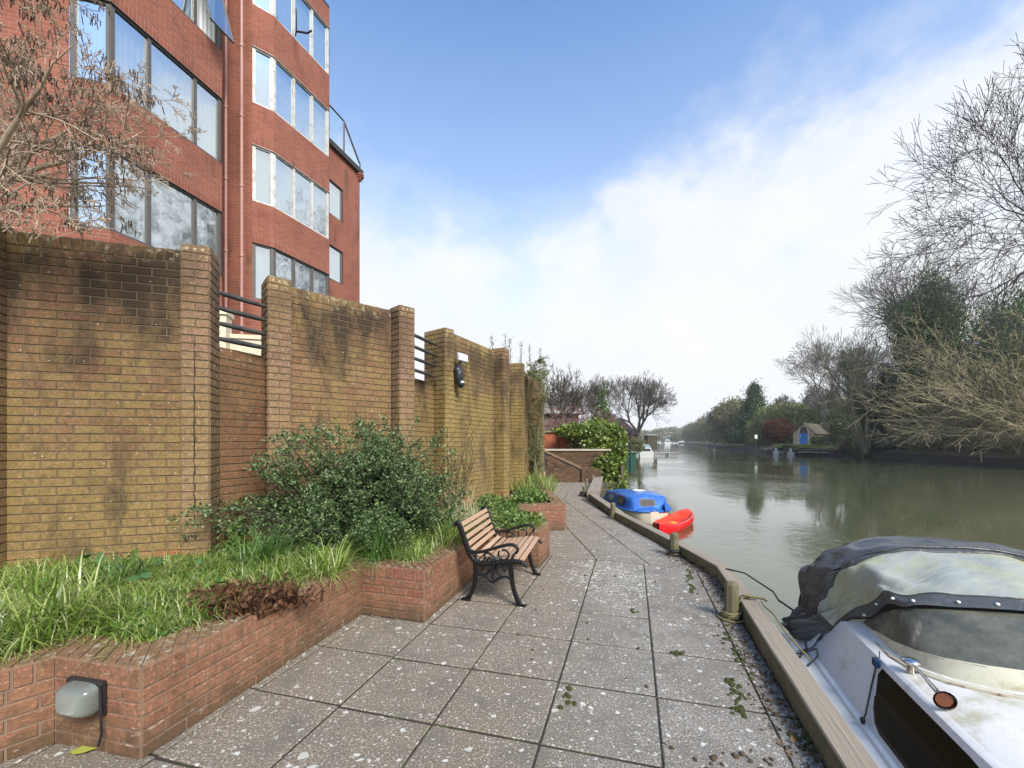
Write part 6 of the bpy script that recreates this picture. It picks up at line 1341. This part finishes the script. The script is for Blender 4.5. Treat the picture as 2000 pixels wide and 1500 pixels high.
# broad dark leaves in the bed
BLM = simple('dark round leaf', (.05, .12, .035), .45, .3, 12)
for k in range(26):
    x, y = g.uniform(-3.4, -1.9), g.uniform(2.9, 3.7)
    if not hit_wall_front(x, y): continue
    a = g.uniform(0, 6.28); s = g.uniform(.018, .034); rot = Matrix.Rotation(a, 3, 'Z') @ Matrix.Rotation(g.uniform(-.4, .4), 3, 'X'); c = Vector((x, y, .40+g.uniform(.16, .24)))
    bl_ = MB(); bl_.add([c+rot @ Vector((s*math.cos(q)*1.1, s*math.sin(q), .12*s*math.cos(2*q)+.01*math.sin(q))) for q in np.linspace(0, 6.28, 11)[:-1]], [tuple(range(10))]); tag(bl_.build('broad_leaf', BLM, base=c), 'broad round dark leaf low among the strap leaves', 'leaf', 'broad round leaves among the strap leaves')
# dead brown fern clump near the kerb
g_ = np.random.default_rng(5); dc = [(-1.82+.17*g_.normal(), 2.98+.14*g_.normal()) for _ in range(60)]
V, Q = blades(dc, g_, (9, 16), (.10, .22), .010, .03, 4, droop=.6, upb=.8); np_ = leaf_mesh(np.c_[np.array(dc)[g_.integers(0, 60, 900)]+g_.normal(size=(900, 2))*.04, .42+g_.uniform(0, .13, 900)], g_.uniform(.03, .07, 900), g_, w=.5)
V, Q = join((V, Q), np_); M['dead'] = foliage('dead brown fronds', [(.05, .02, .01), (.13, .055, .025), (.22, .11, .05), (.08, .03, .015)], .8, .1)
tag(np_mesh('dead_fern', V, Q, M['dead'], base=(-1.8, 3, .4)), 'brown dead fern clump drooping beside the planter coping', 'plant')
# ------------------------------------------------------------------ big shrub by the wall
M['shrub'] = foliage('small evergreen leaves', [(.02, .05, .018), (.045, .095, .032), (.13, .22, .065), (.25, .34, .14), (.36, .44, .24)], .45, .2, .35)
shb = thing('evergreen_shrub', 'large spreading small leaved evergreen shrub against the garden wall', 'shrub', (-1.66, 4.95, .4)); q = random.Random(17); segs = []; cfg = dict(DEF)
cfg.update(levels=3, steps=[11, 7, 4], kids=[13, 6], up=[-.055, -.05, -.03], wander=[.07, .09, .12], start=[.25, .1], angle=[38, 36], ratio=[.36, .42], taper=[.3, .4, .5], rr=.5, tipshort=.5)
wallp = Vector((-2.53, 4.965)); wn = Vector((.70, -.71))
for i in range(105):
    a = q.uniform(0, 6.28); e = q.uniform(.15, 1.50); d = Vector((math.cos(a)*math.cos(e), math.sin(a)*math.cos(e), math.sin(e)*1.25)); along = d.x*.71+d.y*.70; perp = d.x*.70-d.y*.71
    perp = abs(perp)*.75+.05; d = Vector((.71*along+.70*perp, .70*along-.71*perp, d.z)); grow(segs, (-1.72+q.gauss(0, .07), 4.98+q.gauss(0, .06), .38), tuple(d.normalized()), .011*q.uniform(.7, 1.7), q.uniform(.68, 1.22)*(1+.8*max(0, math.sin(e)-.5)), 0, cfg, q)
for i in range(16):   # long sprays reaching left
    d = Vector((-.8+q.uniform(-.15, .2), -.25+q.uniform(-.2, .2), q.choice([.25, .5, .9, 1.2])+q.uniform(-.15, .15))); grow(segs, (-1.85, 4.85, .42), tuple(d.normalized()), .012, q.uniform(1.15, 1.6), 0, cfg, q)
A = np.array(segs); A[:, 6:] = np.maximum(A[:, 6:], .0018)
keep = ((A[:, 3]+1.7)*.71+(A[:, 4]-4.95)*.70 < .86+.06*np.sin(A[:, 5]*9)) & (((A[:, 3]+1.7)*.71+(A[:, 4]-4.95)*.70 > -.78-.3*np.sin(A[:, 5]*5+1)) | (A[:, 5] < 1.0)) & (A[:, 5] > .38) & ((A[:, 3]-wallp.x)*wn.x+(A[:, 4]-wallp.y)*wn.y > .015) & (A[:, 5] < 2.2) & ((A[:, 3]+.75)*.964-(A[:, 4]-3.73)*.266 < .08); A = A[keep]
th = A[A[:, 6] > .004]; V, Q = seg_mesh(th, 4); np_mesh('stems', V, Q, M['bark_dark'], shb)
g = np.random.default_rng(9); fin = A[A[:, 6] < .0055]; reps = 8 if len(fin)*8 < 90000 else max(2, 90000//len(fin)); fin = np.repeat(fin, reps, 0); f = g.uniform(size=(len(fin), 1)); P = fin[:, :3]*(1-f)+fin[:, 3:6]*f+g.normal(size=(len(fin), 3))*.008; T_ = fin[:, 3:6]-fin[:, :3]; T_ /= np.linalg.norm(T_, axis=1)[:, None]+1e-9
D = T_*.5+g.normal(size=P.shape)*.6+np.array([.1, -.15, .25]); V, Q = leaf_mesh(P, g.uniform(.018, .036, len(P)), g, D=D, w=.62, jit=.1); np_mesh('leaves', V, Q, M['shrub'], shb)
print('shrub leaves', len(P))
# ------------------------------------------------------------------ bare twiggy shrub right of it
q = random.Random(5); segs = []; cfg = dict(DEF); cfg.update(levels=3, steps=[9, 5, 3], kids=[5, 3], up=[.02, .06, .05], wander=[.07, .12, .15], start=[.35, .2], angle=[32, 30], ratio=[.38, .4], taper=[.35, .4, .5], rr=.6)
for i in range(13): a = q.uniform(0, 6.28); grow(segs, (-.80, 6.35, .40), (math.cos(a)*.30, math.sin(a)*.3, 1), .011*q.uniform(.7, 1.2), q.uniform(.8, 1.45), 0, cfg, q)
A = np.array(segs); A[:, 6:] = np.maximum(A[:, 6:], .003); ts = thing('bare_shrub', 'bare brown upright shrub below the security lamp', 'shrub', (-.8, 6.35, .4)); V, Q = seg_mesh(A, 5); np_mesh('stems', V, Q, simple('olive brown stems', (.15, .11, .05), .7, .3, 8), ts)
g = np.random.default_rng(2); P = A[g.integers(0, len(A), 60), 3:6]; V, Q = leaf_mesh(P, g.uniform(.02, .05, 60), g, w=.6); np_mesh('leaves', V, Q, M['weed'], ts)
# ------------------------------------------------------------------ climber on the far piers
q = random.Random(6); segs = []; cfg = dict(DEF); cfg.update(levels=3, steps=[12, 6, 3], kids=[9, 4], up=[-.10, -.14, -.1], wander=[.09, .14, .15], start=[.1, .1], angle=[40, 35], ratio=[.32, .35], taper=[.4, .5, .5], rr=.6)
for i in range(34): y = q.uniform(10.4, 11.7); grow(segs, (.33+(y-10.3)*.12, y, 3.25), (q.uniform(.2, .7), q.uniform(-.6, .3), q.uniform(-.2, .5)), .009, q.uniform(1.4, 3.2), 0, cfg, q)
for i in range(12): grow(segs, (.60+q.uniform(-.1, .1), 11.6+q.uniform(-.3, .2), .4), (q.uniform(-.1, .1), q.uniform(-.1, .1), 1), .016, q.uniform(1.8, 2.9), 0, dict(cfg, up=[.02, -.1, -.1]), q)
A = np.array(segs); A[:, 6:] = np.maximum(A[:, 6:], .004); A = A[(A[:, 5] > .35) & (A[:, 5] < 3.45) & (A[:, 3] > .26+(A[:, 4]-10.3)*.09) & (A[:, 3] < .86)]; cl_ = thing('climbing_plant', 'trailing pale green climber hanging over the far wall piers', 'plant', (.55, 11.3, .4)); V, Q = seg_mesh(A, 4); np_mesh('stems', V, Q, simple('pale green stems', (.20, .20, .10), .8, .3, 4), cl_)
g = np.random.default_rng(12); P = A[g.integers(0, len(A), 7000), 3:6]+g.normal(size=(7000, 3))*.02; V, Q = leaf_mesh(P, g.uniform(.018, .042, 7000), g, w=.6); np_mesh('leaves', V, Q, foliage('climber leaves', [(.08, .10, .035), (.14, .17, .06), (.24, .25, .12)], .6, .2), cl_)
# catkin twigs standing above the wall
g = np.random.default_rng(14)
for k, (px, pt, Y) in enumerate(((961, 655, 9.6), (984, 652, 9.8), (996, 660, 10.2), (1016, 668, 11.0), (1036, 672, 12.2), (1054, 680, 12.6))):
    b0 = at(px, 735, Y); top = at(px+rnd.uniform(-3, 3), pt, Y); mb = MB(); mb.tube([Vector((b0.x, b0.y, 0)), b0, b0.lerp(top, .5)+Vector((.02, 0, 0)), top], [.012, .008, .006, .003], 4)
    for s_ in range(5):
        f = rnd.uniform(.35, .9); p_ = b0.lerp(top, f); e_ = p_+Vector((rnd.uniform(-.12, .12), rnd.uniform(-.1, .1), rnd.uniform(.1, .25))); mb.tube([p_, e_], [.004, .002], 3)
    t_ = tag(mb.build('budding_sapling', M['bark_dark'], base=(b0.x, b0.y, 0)), 'thin upright budding sapling showing above the far wall piers', 'sapling', 'thin saplings behind the far wall')
    P = np.array([b0.lerp(top, f) for f in g.uniform(.3, 1, 90)])+g.normal(size=(90, 3))*np.array([.025, .025, .02]); V, Q = leaf_mesh(P, g.uniform(.02, .045, 90), g, w=.5); np_mesh('buds', V, Q, M['catkin'], t_)
M['catkin_dark'] = simple('dark catkins', (.07, .045, .03), .9)
# ------------------------------------------------------------------ catkin tree at the upper left
q = random.Random(33); segs = []; tips = []; cfg = dict(DEF); cfg.update(levels=5, steps=[12, 8, 6, 5, 3], kids=[11, 8, 6, 4], up=[.012, .0, -.04, -.06, -.05], wander=[.09, .13, .16, .18, .2], start=[.28, .12, .1, .1], angle=[40, 42, 40, 40], ratio=[.52, .5, .48, .5], taper=[.1, .35, .4, .4, .5], rr=.52, tipshort=.5)
TB = (-4.9, 3.1, .4); segs.append((*TB, -4.75, 3.12, 1.6, .10, .085)); segs.append((-4.75, 3.12, 1.6, -4.45, 3.16, 2.75, .085, .07))
grow(segs, (-4.55, 3.15, 2.6), (.95, .08, .62), .042, 2.3, 0, cfg, q, tips); grow(segs, (-4.5, 3.15, 2.7), (.72, .1, .95), .040, 2.3, 0, cfg, q, tips)
grow(segs, (-4.5, 3.15, 2.7), (.45, .2, 1.2), .035, 2.2, 0, cfg, q, tips); grow(segs, (-4.6, 3.12, 2.2), (1.0, -.1, .45), .034, 1.9, 0, cfg, q, tips); grow(segs, (-4.5, 3.15, 2.7), (.1, .1, 1.3), .04, 2.2, 0, cfg, q, tips)
A = np.array(segs); A[:, 6:] = np.maximum(A[:, 6:], .0022); keep = (A[:, 4] < 3.62+.3*(A[:, 3]+4.23)) | (A[:, 5] > 3.38); A = A[keep]; A = A[(A[:, 5] > .3) & ((A[:, 6] > .06) | (A[:, 5] > 1.55+.47*A[:, 4]))]
A = A[(A[:, 3]/A[:, 4] < -.60-.0*A[:, 5])]
M['birch'] = simple('pale tan branch', (.46, .36, .26), .8, .35, 7, space='w', dirt=(.22, .15, .10)); ctr = thing('catkin_tree', 'small tree with tangled pale twigs and catkins reaching in from the left edge', 'tree', TB)
V, Q = seg_mesh(A[A[:, 6] > .012], 8); np_mesh('trunk', V, Q, M['birch'], ctr, smooth=True); V, Q = seg_mesh(A[A[:, 6] <= .012], 4); np_mesh('twigs', V, Q, M['birch'], ctr)
tp = np.array(tips); tp = tp[(tp[:, 2] > 2.6) & (tp[:, 0]/tp[:, 1] < -.62)]; g = np.random.default_rng(3); tp = tp[g.uniform(size=len(tp)) < .6]; cs = []
for p in tp[:1400]:
    d = np.array([g.normal()*.2, g.normal()*.2, -1]); L = g.uniform(.025, .055); cs.append((*p, *(p+d*L), .0045, .0035))
V, Q = seg_mesh(np.array(cs), 4); np_mesh('catkins', V, Q, M['catkin_dark'], ctr)
print('catkin segs', len(A), len(cs))
# ------------------------------------------------------------------ haze
hz = MB(); hz.obox((-310, -80, -4.2), (1000, 0, 0), (0, 900, 0), (0, 0, 50)); m = bpy.data.materials.new('haze'); m.use_nodes = True; t = m.node_tree; t.nodes.clear(); v = nd(t, 'ShaderNodeVolumePrincipled', {'Color': (.93, .96, 1, 1), 'Density': .00032, 'Anisotropy': .2}); o_ = nd(t, 'ShaderNodeOutputMaterial'); t.links.new(v.outputs[0], o_.inputs['Volume']); hz.build('haze', m, kind='stuff')
